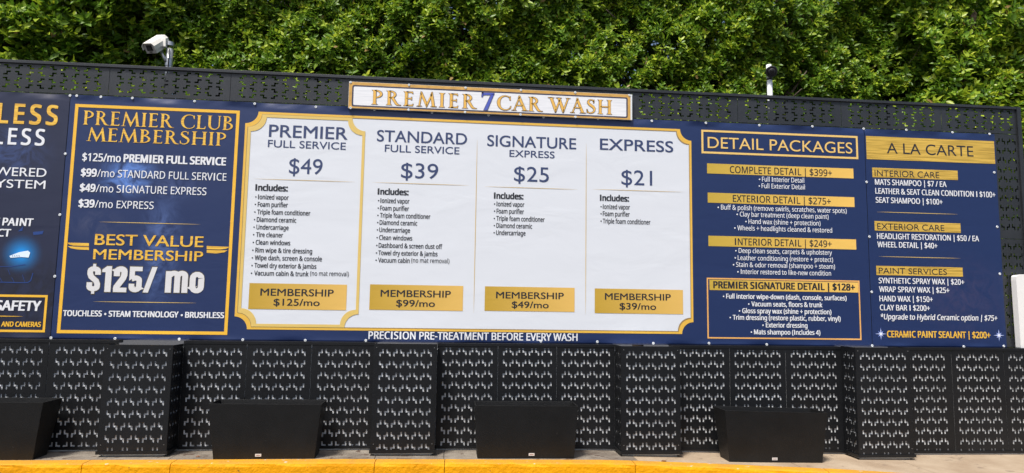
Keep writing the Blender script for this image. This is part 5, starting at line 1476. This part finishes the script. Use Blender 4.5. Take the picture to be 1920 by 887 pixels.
washers([(1699, 243.8), (1786.8, 248), (1855, 251.5), (1864, 323.5), (1869.5, 425.4), (1874.5, 513.5), (1882, 649), (1807, 650)], rb)

# ---------- header sign
YS = 0.072
hs_ = empty('header_sign', (0.45, YS, 3.6), 'long white and gold sign with serif lettering above the price panel', 'sign')
P0, P1, P2, P3 = at(654.7, 152.9, YS), at(1182, 177.3, YS), at(654.7, 204.0, YS), at(1182, 223.6, YS)
hx0, hx1, hz0, hz1 = P0.x, P1.x, (P2.z + P3.z) / 2, (P0.z + P1.z) / 2
hz1 = min(hz1, TZ1 - 0.003)


def rrect(x0, x1, z0, z1, r, n=5):
    pts = []
    for cx, cz, a0 in ((x1 - r, z0 + r, -90), (x1 - r, z1 - r, 0), (x0 + r, z1 - r, 90), (x0 + r, z0 + r, 180)):
        pts += [(cx + r * math.cos(math.radians(a0 + 90 * i / n)), cz + r * math.sin(math.radians(a0 + 90 * i / n))) for i in range(n + 1)]
    return pts


MB().box((hx0, YS, hz0), (hx1 + 0.02, YS + 0.02, hz1)).build('sign_board', white_cap, hs_, bevel=0.002)


def flat(name, cts, layer, m, parent=None):
    v, f = fill(cts)
    return MB().add([(p[0], YS - 0.0009 * layer, p[1]) for p in v], f).build(name, m, parent or hs_)


flat('gold_border', [[(hx0 + .002, hz0 + .002), (hx1, hz0 + .002), (hx1, hz1 - .002), (hx0 + .002, hz1 - .002)], rrect(hx0 + 0.034, hx1 - 0.03, hz0 + 0.018, hz1 - 0.034, 0.02)], 1,
     mat('sign_gold', (0.62, 0.36, 0.09), 0.35, var=0.15, vscale=14))
flat('dark_border', [rrect(hx0 + 0.034, hx1 - 0.03, hz0 + 0.018, hz1 - 0.034, 0.02), rrect(hx0 + 0.050, hx1 - 0.046, hz0 + 0.034, hz1 - 0.050, 0.012)], 1, mat('sign_dark', (0.05, 0.05, 0.085), 0.35))
sf = bpy.data.materials.new('brushed_white_face')
sf.use_nodes = True
N, L = sf.node_tree.nodes, sf.node_tree.links
b_ = N['Principled BSDF']
b_.inputs['Roughness'].default_value = 0.35
g_ = N.new('ShaderNodeNewGeometry')
mp_ = N.new('ShaderNodeMapping')
mp_.inputs['Scale'].default_value = (3, 1, 120)
L.new(g_.outputs['Position'], mp_.inputs['Vector'])
n_ = N.new('ShaderNodeTexNoise')
n_.inputs['Scale'].default_value = 1
L.new(mp_.outputs[0], n_.inputs['Vector'])
r_ = N.new('ShaderNodeValToRGB')
r_.color_ramp.elements[0].color = (0.70, 0.72, 0.76, 1)
r_.color_ramp.elements[0].position = 0.3
r_.color_ramp.elements[1].color = (0.84, 0.85, 0.88, 1)
r_.color_ramp.elements[1].position = 0.6
L.new(n_.outputs['Fac'], r_.inputs['Fac'])
L.new(r_.outputs['Color'], b_.inputs['Base Color'])
flat('white_face', [rrect(hx0 + 0.050, hx1 - 0.046, hz0 + 0.034, hz1 - 0.050, 0.012)], 1, sf)
sg = mat('sign_letter_gold', (0.80, 0.47, 0.10), 0.38)
for nm, wt, ly, m_ in (('letter_edge', 0.028, 3, mat('sign_letter_edge', (0.16, 0.13, 0.13), 0.4)), ('gold_letters', 0.0, 5, sg)):
    P = Print()
    dx = 1.0 if nm == 'letter_edge' else 0
    zz = at(920, 205.0, YS).z
    P.text('PREMIER', 696.6 - dx, 195.5, 893.4 + dx, 26.5, 's', wt, track=0.14, Y=YS, layer=ly, base_z=at(795, 199.8, YS).z)
    P.text('CAR', 932 - dx, 207, 1016.9 + dx, 26.5, 's', wt, track=0.02, Y=YS, layer=ly, base_z=at(975, 207.6, YS).z)
    P.text('WASH', 1027.3 - dx, 210, 1147.2 + dx, 26.5, 's', wt, track=0.05, Y=YS, layer=ly, base_z=at(1087, 212.0, YS).z)
    P.build(nm, m_, hs_)
P = Print()
P.text('7', 901.8, 205.6, 926.8, 33, 's', 0.02, Y=YS, layer=4, base_z=at(914, 206.8, YS).z)
P.build('seven_edge', mat('sign_letter_edge', (0.16, 0.13, 0.13), 0.4), hs_)
P = Print()
P.text('7', 902.8, 205.2, 925.8, 32, 's', 0.0, Y=YS, layer=6, base_z=at(914, 206.3, YS).z)
P.build('seven_numeral', mat('seven_blue', (0.07, 0.10, 0.50), 0.35, col2=(0.10, 0.13, 0.42), vscale=6), hs_)
washers([(657.5, 154.5), (767, 159.5), (873, 164.7), (976.8, 169), (1078.5, 173.5), (1180, 178.8), (657.5, 202.5), (766, 206), (872, 210.5), (976, 215), (1079, 219.5)], hs_, Y=YS, r=0.013)
# ------------------------------------------------------------------ white housing on the ledge at the right end
wb = empty('white_housing', (6.45, 0.05, 1.187), 'white rounded plastic housing standing on the low fence, cut by the right picture edge', 'housing')
prof = [(6.302, 1.19), (6.297, 1.6), (6.294, 1.93)] + [(6.324 - 0.03 * math.cos(t), 1.955 + 0.035 * math.sin(t)) for t in [0.4, 0.8, 1.2, 1.57]] + [(6.40, 2.0), (6.56, 2.0)] + \
       [(6.58 + 0.03 * math.sin(t), 1.96 + 0.035 * math.cos(t)) for t in [0.2, 0.7, 1.2]] + [(6.615, 1.9), (6.61, 1.19)]
v, f = fill([prof], extrude=0.034)
MB().add([(p[0], 0.054 + p[2], p[1]) for p in v], f).build('shell', mat('housing_white', (0.80, 0.80, 0.79), 0.45, bump=0.1), wb, bevel=0.006)
MB().box((6.31, 0.022, 1.186), (6.60, 0.086, 1.196)).build('foot_flange', white_cap, wb)

# ------------------------------------------------------------------ cameras
cream = mat('cream_paint', (0.80, 0.78, 0.72), 0.42, var=0.05, vscale=15)
glass = mat('lens_glass', (0.008, 0.008, 0.01), 0.12)
black_pl = mat('black_plastic', (0.018, 0.018, 0.022), 0.35)
pc = at(292.5, 84, 0.28)
cc = empty('security_camera', pc, 'white boxy security camera tilted down on a bracket, above the screen near the club board', 'camera')
fwd = Vector((-0.17, -0.76, -0.66)).normalized()
right = fwd.cross(Vector((0, 0, 1))).normalized()
up = right.cross(fwd).normalized()


def loc(a, b, c):
    """a right, b up, c forward, from the housing's middle"""
    return pc + (right * a + up * b + fwd * c) * 0.9


def lbox(m, a, b):
    (x0, y0, z0), (x1, y1, z1) = a, b
    return m.hexa([loc(*p) for p in ((x0, y0, z0), (x1, y0, z0), (x1, y0, z1), (x0, y0, z1), (x0, y1, z0), (x1, y1, z0), (x1, y1, z1), (x0, y1, z1))])


def lext(m, prof, z0, z1):
    n = len(prof)
    m.add([loc(x, y, z0) for x, y in prof] + [loc(x, y, z1) for x, y in prof], [tuple(range(n))[::-1], tuple(range(n, 2 * n))] + [(i, (i + 1) % n, n + (i + 1) % n, n + i) for i in range(n)])
    return m


body = [(-0.062, -0.06), (0.062, -0.06), (0.068, 0.0), (0.068, 0.03), (0.045, 0.058), (-0.045, 0.058), (-0.068, 0.03), (-0.068, 0.0)]
lext(MB(), body, -0.14, 0.125).build('housing_body', cream, cc, bevel=0.004)
hood = [(-0.078, -0.012), (-0.078, 0.034), (-0.050, 0.068), (0.050, 0.068), (0.078, 0.034), (0.078, -0.012), (0.073, -0.012), (0.073, 0.031), (0.047, 0.063), (-0.047, 0.063), (-0.073, 0.031), (-0.073, -0.012)]
lext(MB(), hood, -0.15, 0.15).build('sun_hood', cream, cc)
ff = lext(MB(), [(-0.056, -0.052), (0.056, -0.052), (0.062, 0.0), (0.058, 0.03), (0.04, 0.052), (-0.04, 0.052), (-0.058, 0.03), (-0.062, 0.0)], 0.126, 0.132).build('front_plate', mat('front_grey', (0.45, 0.44, 0.42), 0.5), cc)
lbox(MB(), (-0.034, -0.026, 0.1325), (0.036, 0.04, 0.136)).build('window', glass, ff)
lbox(MB(), (-0.015, -0.045, 0.1325), (0.017, -0.036, 0.137)).build('wiper_slot', black_pl, ff)
MB().tube([loc(0, 0.0, 0.1365), loc(0, 0, 0.142)], 0.02, 16).build('lens', black_pl, ff)
pole = at(318, 100, 0.33)
px_ = pole.x
MB().tube([(px_, 0.33, 3.74), (px_, 0.33, at(317.5, 92, 0.33).z)], 0.035, 20).build('pole', steel, cc, smooth=True)
e0 = loc(0.0, -0.062, -0.06)
m = MB()
m.tube([e0, e0 - up * 0.045, Vector((px_ - 0.05, 0.29, e0.z - 0.10)), Vector((px_ - 0.01, 0.31, e0.z - 0.17))], [0.018, 0.018, 0.016, 0.016], 10)
m.build('bracket_arm', steel, cc, smooth=True)
lbox(MB(), (-0.03, -0.075, -0.11), (0.03, -0.061, 0.02)).build('mounting_plate', cream, cc)
MB().tube([(px_, 0.33, e0.z - 0.20), (px_, 0.33, e0.z - 0.12)], 0.039, 20).build('clamp_band', steel, cc)
MB().tube([(px_, 0.33, e0.z + 0.02), (px_, 0.33, e0.z + 0.06)], 0.039, 20).build('clamp_band', steel, cc)
m = MB()
m.hexa([Vector((px_ - 0.085, 0.27, e0.z - 0.01)), Vector((px_ - 0.02, 0.27, e0.z - 0.01)), Vector((px_ - 0.02, 0.31, e0.z - 0.01)), Vector((px_ - 0.085, 0.31, e0.z - 0.01)),
        Vector((px_ - 0.07, 0.27, e0.z + 0.075)), Vector((px_ - 0.025, 0.27, e0.z + 0.085)), Vector((px_ - 0.025, 0.31, e0.z + 0.085)), Vector((px_ - 0.07, 0.31, e0.z + 0.075))])
m.build('swivel_bracket', cream, cc, bevel=0.004)

c0 = loc(0.0, -0.02, -0.14)
MB().tube([c0, c0 + Vector((0.03, 0.03, -0.02)), Vector((px_ + 0.01, 0.285, c0.z - 0.10)), Vector((px_ + 0.012, 0.289, c0.z - 0.2)), Vector((px_ + 0.008, 0.289, 3.75))], 0.006, 6).build('cable', black_pl, cc, smooth=True)

p2 = at(1443, 150, 0.30)
b2 = at(1446.5, 134.5, 0.235)
c2 = empty('round_camera', b2, 'small round black camera on a white pole above the screen, over the detail packages', 'camera')
MB().tube([(p2.x, 0.30, 3.70), (p2.x, 0.30, at(1443, 151, 0.30).z)], 0.030, 20).build('pole', mat('pole_white', (0.74, 0.77, 0.79), 0.4), c2, smooth=True)
MB().tube([(p2.x, 0.30, at(1443, 151, 0.30).z), (p2.x, 0.30, at(1443, 147, 0.3).z)], 0.024, 16).build('collar', mat('front_grey', (0.45, 0.44, 0.42), 0.5), c2, smooth=True)
MB().tube([(p2.x - 0.006, 0.30, at(1443, 147, 0.30).z), (p2.x - 0.006, 0.30, at(1443, 122, 0.3).z)], 0.029, 20).build('pole_cap', MATS['pole_white'], c2, smooth=True)
dirv = (CAM_POS - b2).normalized()
dirv = Vector((dirv.x * 0.7, dirv.y, dirv.z - 0.05)).normalized()
prof = [(0.04, -0.035), (0.058, -0.024), (0.066, 0.0), (0.066, 0.014), (0.060, 0.026), (0.053, 0.026), (0.050, 0.016), (0.041, 0.016), (0.039, 0.034), (0.030, 0.040)]
MB().tube([b2 + dirv * z for r, z in prof], [r for r, z in prof], 24).build('camera_head', black_pl, c2)
MB().tube([b2 + dirv * 0.0405, b2 + dirv * 0.043], [0.022, 0.014], 20).build('lens', glass, c2)
MB().tube([b2 - dirv * 0.03, Vector((p2.x, 0.275, b2.z - 0.02))], 0.016, 10).build('mount_stub', black_pl, c2)
MB().tube([(p2.x, 0.30, b2.z - 0.075), (p2.x, 0.30, b2.z - 0.04)], 0.032, 16).build('clamp_band', black_pl, c2)

# ------------------------------------------------------------------ hedge
def leaf_material():
    m = bpy.data.materials.new('ficus_leaf')
    m.use_nodes = True
    N, L = m.node_tree.nodes, m.node_tree.links
    b = N['Principled BSDF']
    at_ = N.new('ShaderNodeAttribute')
    at_.attribute_name = 'tint'
    r = N.new('ShaderNodeValToRGB')
    el = r.color_ramp.elements
    el[0].position = 0.0
    el[0].color = (0.050, 0.120, 0.012, 1)
    el[1].position = 1.0
    el[1].color = (0.30, 0.36, 0.035, 1)
    for p_, c_ in ((0.35, (0.13, 0.255, 0.018, 1)), (0.7, (0.36, 0.47, 0.03, 1)), (0.97, (0.54, 0.56, 0.04, 1))):
        e_ = el.new(p_)
        e_.color = c_
    el[-1].color = (0.33, 0.22, 0.08, 1)
    L.new(at_.outputs['Fac'], r.inputs['Fac'])
    L.new(r.outputs['Color'], b.inputs['Base Color'])
    b.inputs['Roughness'].default_value = 0.42
    b.inputs['Specular IOR Level'].default_value = 0.4
    tr = N.new('ShaderNodeBsdfTranslucent')
    L.new(r.outputs['Color'], tr.inputs['Color'])
    mx = N.new('ShaderNodeMixShader')
    mx.inputs[0].default_value = 0.30
    L.new(b.outputs[0], mx.inputs[1])
    L.new(tr.outputs[0], mx.inputs[2])
    L.new(mx.outputs[0], N['Material Output'].inputs['Surface'])
    return m


LEAF = leaf_material()
bark = mat('bark', (0.10, 0.075, 0.055), 0.85, var=0.4, vscale=20, bump=0.6, bscale=40)
_ph = RNG.uniform(0, 6.28, 24)


def lump(x, z):
    """uneven clipped face of the hedge: + is towards the street"""
    d = 0.12 * np.sin(x * 1.7 + _ph[0]) * np.sin(z * 2.1 + _ph[1])
    d = d + 0.05 * np.sin(x * 4.1 + z * 2.3 + _ph[2]) + 0.05 * np.sin(z * 5.3 - x * 1.9 + _ph[3]) + 0.045 * np.sin(x * 8.3 + _ph[4]) * np.sin(z * 7.7 + _ph[5])
    d = d + 0.045 * np.sin(x * 15.1 + z * 6 + _ph[6]) * np.sin(z * 13.3 + _ph[7] + x * 3)
    return d


def foliage(parent, x0, x1, z0, z1, face, ncl, size=0.072, young=0.35, deep=0.55, seed=0, edge=None):
    """leaf sprays: each spray a shoot with leaves set round it"""
    rg = np.random.default_rng(100 + seed)
    cx = rg.uniform(x0, x1, ncl)
    cz = rg.uniform(z0, z1, ncl)
    depth = rg.exponential(0.10, ncl)
    depth = np.where(rg.random(ncl) < 0.30, rg.uniform(0, deep, ncl), depth)
    depth = np.minimum(depth, deep)
    yf = face(cx, cz) if callable(face) else face
    cy = yf - lump(cx, cz) + depth
    # sprays thinned in patches, added so that dark shaded pockets show
    q = np.sin(cx * 6.1 + 2.2 * np.sin(cz * 3.3 + 1)) * np.sin(cz * 7.3 + 1.8 * np.sin(cx * 4.2)) + 0.5 * np.sin(cx * 13.7 + cz * 4) * np.sin(cz * 15.1 - cx * 3)
    keep = ~((q > 0.38) & (rg.random(ncl) < 0.9))
    cx, cz, cy, depth = cx[keep], cz[keep], cy[keep], depth[keep]
    # the shaded inner layer, that closes the hedge
    nb = int((x1 - x0) * (z1 - z0) * 230)
    bx, bz = rg.uniform(x0, x1, nb), rg.uniform(z0, z1, nb)
    yb = face(bx, bz) + rg.uniform(deep - 0.1, deep + 0.35, nb)
    big = np.concatenate([np.ones(len(cx)), np.full(nb, 1.9)])
    cx, cz, cy, depth = np.concatenate([cx, bx]), np.concatenate([cz, bz]), np.concatenate([cy, yb]), np.concatenate([depth, np.full(nb, deep)])
    if edge is not None:
        k = edge(cx, cz)
        big = big[k]
        cx, cz, cy, depth = cx[k], cz[k], cy[k], depth[k]
    n = len(cx)
    age = rg.random(n)
    ax = np.stack([rg.normal(0, 0.55, n), -0.75 + rg.normal(0, 0.3, n), 0.75 + rg.normal(0, 0.4, n)], 1)
    ax /= np.linalg.norm(ax, axis=1)[:, None]
    nl = 7
    V, T, K = [], [], []
    helper = np.tile([0.13, 0.2, 0.97], (n, 1))
    e1 = np.cross(ax, helper)
    e1 /= np.linalg.norm(e1, axis=1)[:, None]
    e2 = np.cross(ax, e1)
    ph0 = rg.uniform(0, 6.28, n)
    for j in range(nl):
        ph = ph0 + j * 2.4 + rg.normal(0, 0.25, n)
        along = (j / nl) * 0.07 * (size / 0.07)
        base = np.stack([cx, cy, cz], 1) + ax * along
        spread = rg.uniform(0.95, 1.5, n) if j < nl - 2 else rg.uniform(0.45, 0.9, n)
        rad = e1 * np.cos(ph)[:, None] + e2 * np.sin(ph)[:, None]
        d = ax * np.cos(spread)[:, None] + rad * np.sin(spread)[:, None]
        d[:, 2] -= 0.05
        d /= np.linalg.norm(d, axis=1)[:, None]
        side = np.cross(d, ax)
        side /= (np.linalg.norm(side, axis=1)[:, None] + 1e-6)
        nrm = np.cross(side, d)
        sgn = np.sign((nrm * ax).sum(1))
        nrm = nrm * sgn[:, None]
        tw = rg.normal(0, 0.35, n)[:, None]
        side2 = side * np.cos(tw) + nrm * np.sin(tw)
        nrm2 = nrm * np.cos(tw) - side * np.sin(tw)
        Lh = size * (big * rg.uniform(0.65, 1.15, n))[:, None] * (1.0 if j < nl - 2 else 0.72)
        Wd = Lh * rg.uniform(0.21, 0.29, n)[:, None]
        b0 = base
        mid = base + d * Lh * 0.5 - nrm2 * Wd * 0.25
        tip = base + d * Lh - nrm2 * Lh * rg.uniform(0.0, 0.22, n)[:, None]
        l1 = base + d * Lh * 0.30 + side2 * Wd * 0.95 + nrm2 * Wd * 0.15
        l2 = base + d * Lh * 0.68 + side2 * Wd * 0.75 + nrm2 * Wd * 0.05
        r1 = base + d * Lh * 0.30 - side2 * Wd * 0.95 + nrm2 * Wd * 0.15
        r2 = base + d * Lh * 0.68 - side2 * Wd * 0.75 + nrm2 * Wd * 0.05
        V.append(np.stack([b0, l1, l2, tip, r2, r1, mid], 1))
        t = 0.22 + 0.22 * rg.random(n) + np.where(age > 1 - young, 0.30 * (j / nl) + 0.12, 0.0) + rg.normal(0, 0.07, n)
        t = np.where(rg.random(n) < 0.009, 1.0, np.clip(t, 0, 0.95))
        T.append(t)
    V = np.stack(V, 1).reshape(-1, 7, 3)
    T = np.stack(T, 1).reshape(-1)
    nL = len(V)
    off = np.array(parent.matrix_world.translation)
    co = (V - off).reshape(-1, 3).astype(np.float32)
    tri = np.array([[0, 1, 6], [1, 2, 6], [2, 3, 6], [3, 4, 6], [4, 5, 6], [5, 0, 6]])
    F = (np.arange(nL)[:, None, None] * 7 + tri[None]).reshape(-1, 3).astype(np.int32)
    me = bpy.data.meshes.new('foliage')
    me.vertices.add(len(co))
    me.vertices.foreach_set('co', co.ravel())
    me.loops.add(F.size)
    me.loops.foreach_set('vertex_index', F.ravel())
    me.polygons.add(len(F))
    me.polygons.foreach_set('loop_start', np.arange(0, F.size, 3, dtype=np.int32))
    me.polygons.foreach_set('loop_total', np.full(len(F), 3, dtype=np.int32))
    a = me.attributes.new('tint', 'FLOAT', 'POINT')
    a.data.foreach_set('value', np.repeat(T, 7).astype(np.float32))
    me.polygons.foreach_set('use_smooth', np.ones(len(F), dtype=bool))
    me.update(calc_edges=True)
    me.materials.append(LEAF)
    o = bpy.data.objects.new('foliage', me)
    COL.objects.link(o)
    o.parent = parent
    o['kind'] = 'stuff'
    # shoots
    m = MB()
    pick = rg.choice(n, min(n, 450), replace=False)
    for i in pick:
        p = Vector((cx[i], cy[i], cz[i]))
        a_ = Vector(ax[i])
        q0 = p - a_ * 0.16 + Vector((rg.normal(0, .03), 0.10, -0.08))
        m.tube([q0, (q0 + p) / 2 + Vector((0, 0, rg.normal(0, .015))), p + a_ * 0.06], [0.005, 0.004, 0.002], 4, caps=False)
    m.build('twigs', bark, parent, kind='stuff')
    return o


def trunk(parent, x, y, z1, r=0.07, seed=0):
    rg = random.Random(seed)
    pts = [(x + rg.uniform(-.03, .03) * k, y + rg.uniform(-.03, .03) * k, 0.1 + (z1 - 0.1) * k / 6) for k in range(7)]
    m = MB().tube(pts, [r * 1.3, r, r * .95, r * .9, r * .8, r * .65, r * .4], 12)
    t = m.build('trunk', bark, parent, smooth=True)
    for k in range(14):
        z = 2.6 + rg.random() * (z1 - 3.0)
        s = Vector((x, y, z))
        d = Vector((rg.uniform(-1, 1), rg.uniform(-0.7, 0.3), rg.uniform(0.3, 0.9))).normalized()
        Ln = rg.uniform(0.4, 0.8)
        MB().tube([s, s + d * Ln * 0.5 + Vector((0, 0, 0.05)), s + d * Ln], [r * 0.35, r * 0.22, r * 0.08], 6).build('branch', bark, parent, smooth=True)


HG = 'clipped ficus hedge trees behind the screen'
H1 = empty('hedge_tree', (-5.3, 1.0, 0.1), 'ficus hedge with the largest leaves, bulging over the screen at the left edge', 'hedge', HG)
foliage(H1, -7.6, -3.0, 3.3, 6.0, lambda x, z: 0.55 + 0.30 * np.clip((x + 4.6) / 1.2, 0, 1), 7400, 0.118, 0.42, 0.9, 1,
        edge=lambda x, z: (x < -3.55 + 0.25 * np.sin(z * 4)))
trunk(H1, -5.2, 1.2, 5.6, 0.08, 1)
H2 = empty('hedge_tree', (-1.6, 1.2, 0.1), 'long ficus hedge stretch behind the boxy camera and the left half of the header sign', 'hedge', HG)
foliage(H2, -4.2, 1.05, 3.3, 6.0, lambda x, z: 0.92 + 0 * x, 19500, 0.084, 0.36, 0.95, 2)
trunk(H2, -2.6, 1.35, 5.6, 0.07, 2)
trunk(H2, 0.2, 1.4, 5.6, 0.07, 3)
H3 = empty('hedge_tree', (2.6, 1.2, 0.1), 'ficus hedge stretch between the header sign and the dark gap beside the round camera', 'hedge', HG)
foliage(H3, 1.0, 4.02, 3.3, 6.0, lambda x, z: 0.90 - 0.12 * np.clip((x - 3.2) / 0.5, 0, 1), 11400, 0.082, 0.36, 0.95, 3)
trunk(H3, 2.4, 1.4, 5.6, 0.07, 4)
H4 = empty('hedge_tree', (5.0, 1.3, 0.1), 'deeper green ficus hedge stretch right of the dark gap, trunk at its left foot', 'hedge', HG)
foliage(H4, 4.05, 6.3, 3.3, 6.0, lambda x, z: 1.05 + 0 * x, 8700, 0.082, 0.28, 0.95, 4, edge=lambda x, z: ~((x < 4.30) & (z < 4.35)))
trunk(H4, 4.22, 1.25, 5.6, 0.085, 5)
H5 = empty('hedge_tree', (7.0, 1.0, 0.1), 'yellower ficus hedge bulging forward at the right edge, over the end post', 'hedge', HG)
foliage(H5, 5.6, 9.6, 0.9, 6.2, lambda x, z: 0.62 - 0.10 * np.clip((x - 6.0) / 0.8, 0, 1), 11800, 0.104, 0.5, 0.9, 5,
        edge=lambda x, z: ((x > 5.75 + 0.2 * np.sin(z * 3.1)) & (z > 3.2)) | (x > 6.2))
trunk(H5, 6.9, 1.2, 5.6, 0.08, 6)

# fallen leaves on the pavement
dry = mat('dry_leaf', (0.16, 0.07, 0.03), 0.7)
for k, (px, py, lb_) in enumerate([(372, 857, 'curled brown leaf lying right of the leftmost full pillar'), (1245, 866, 'small brown leaf lying before the kerb under the third pillar')]):
    p = at(px, py, 0)
    dd = (p - CAM_POS)
    tt = (zg(p.x) - CAM_POS.z) / dd.z
    q_ = CAM_POS + dd * tt
    q_.z = zg(q_.x)
    vs = [(-0.03, 0, 0.004), (-0.01, 0.012, 0.012), (0.015, 0.010, 0.010), (0.035, 0, 0.018), (0.015, -0.012, 0.010), (-0.01, -0.014, 0.004), (0, 0, 0.001)]
    e_ = MB().add([(q_.x + a, q_.y + b, q_.z + c) for a, b, c in vs], [(0, 1, 6), (1, 2, 6), (2, 3, 6), (3, 4, 6), (4, 5, 6), (5, 0, 6)]).build('fallen_leaf', dry)
    setp(e_, lb_, 'leaf', 'fallen leaves on the pavement')
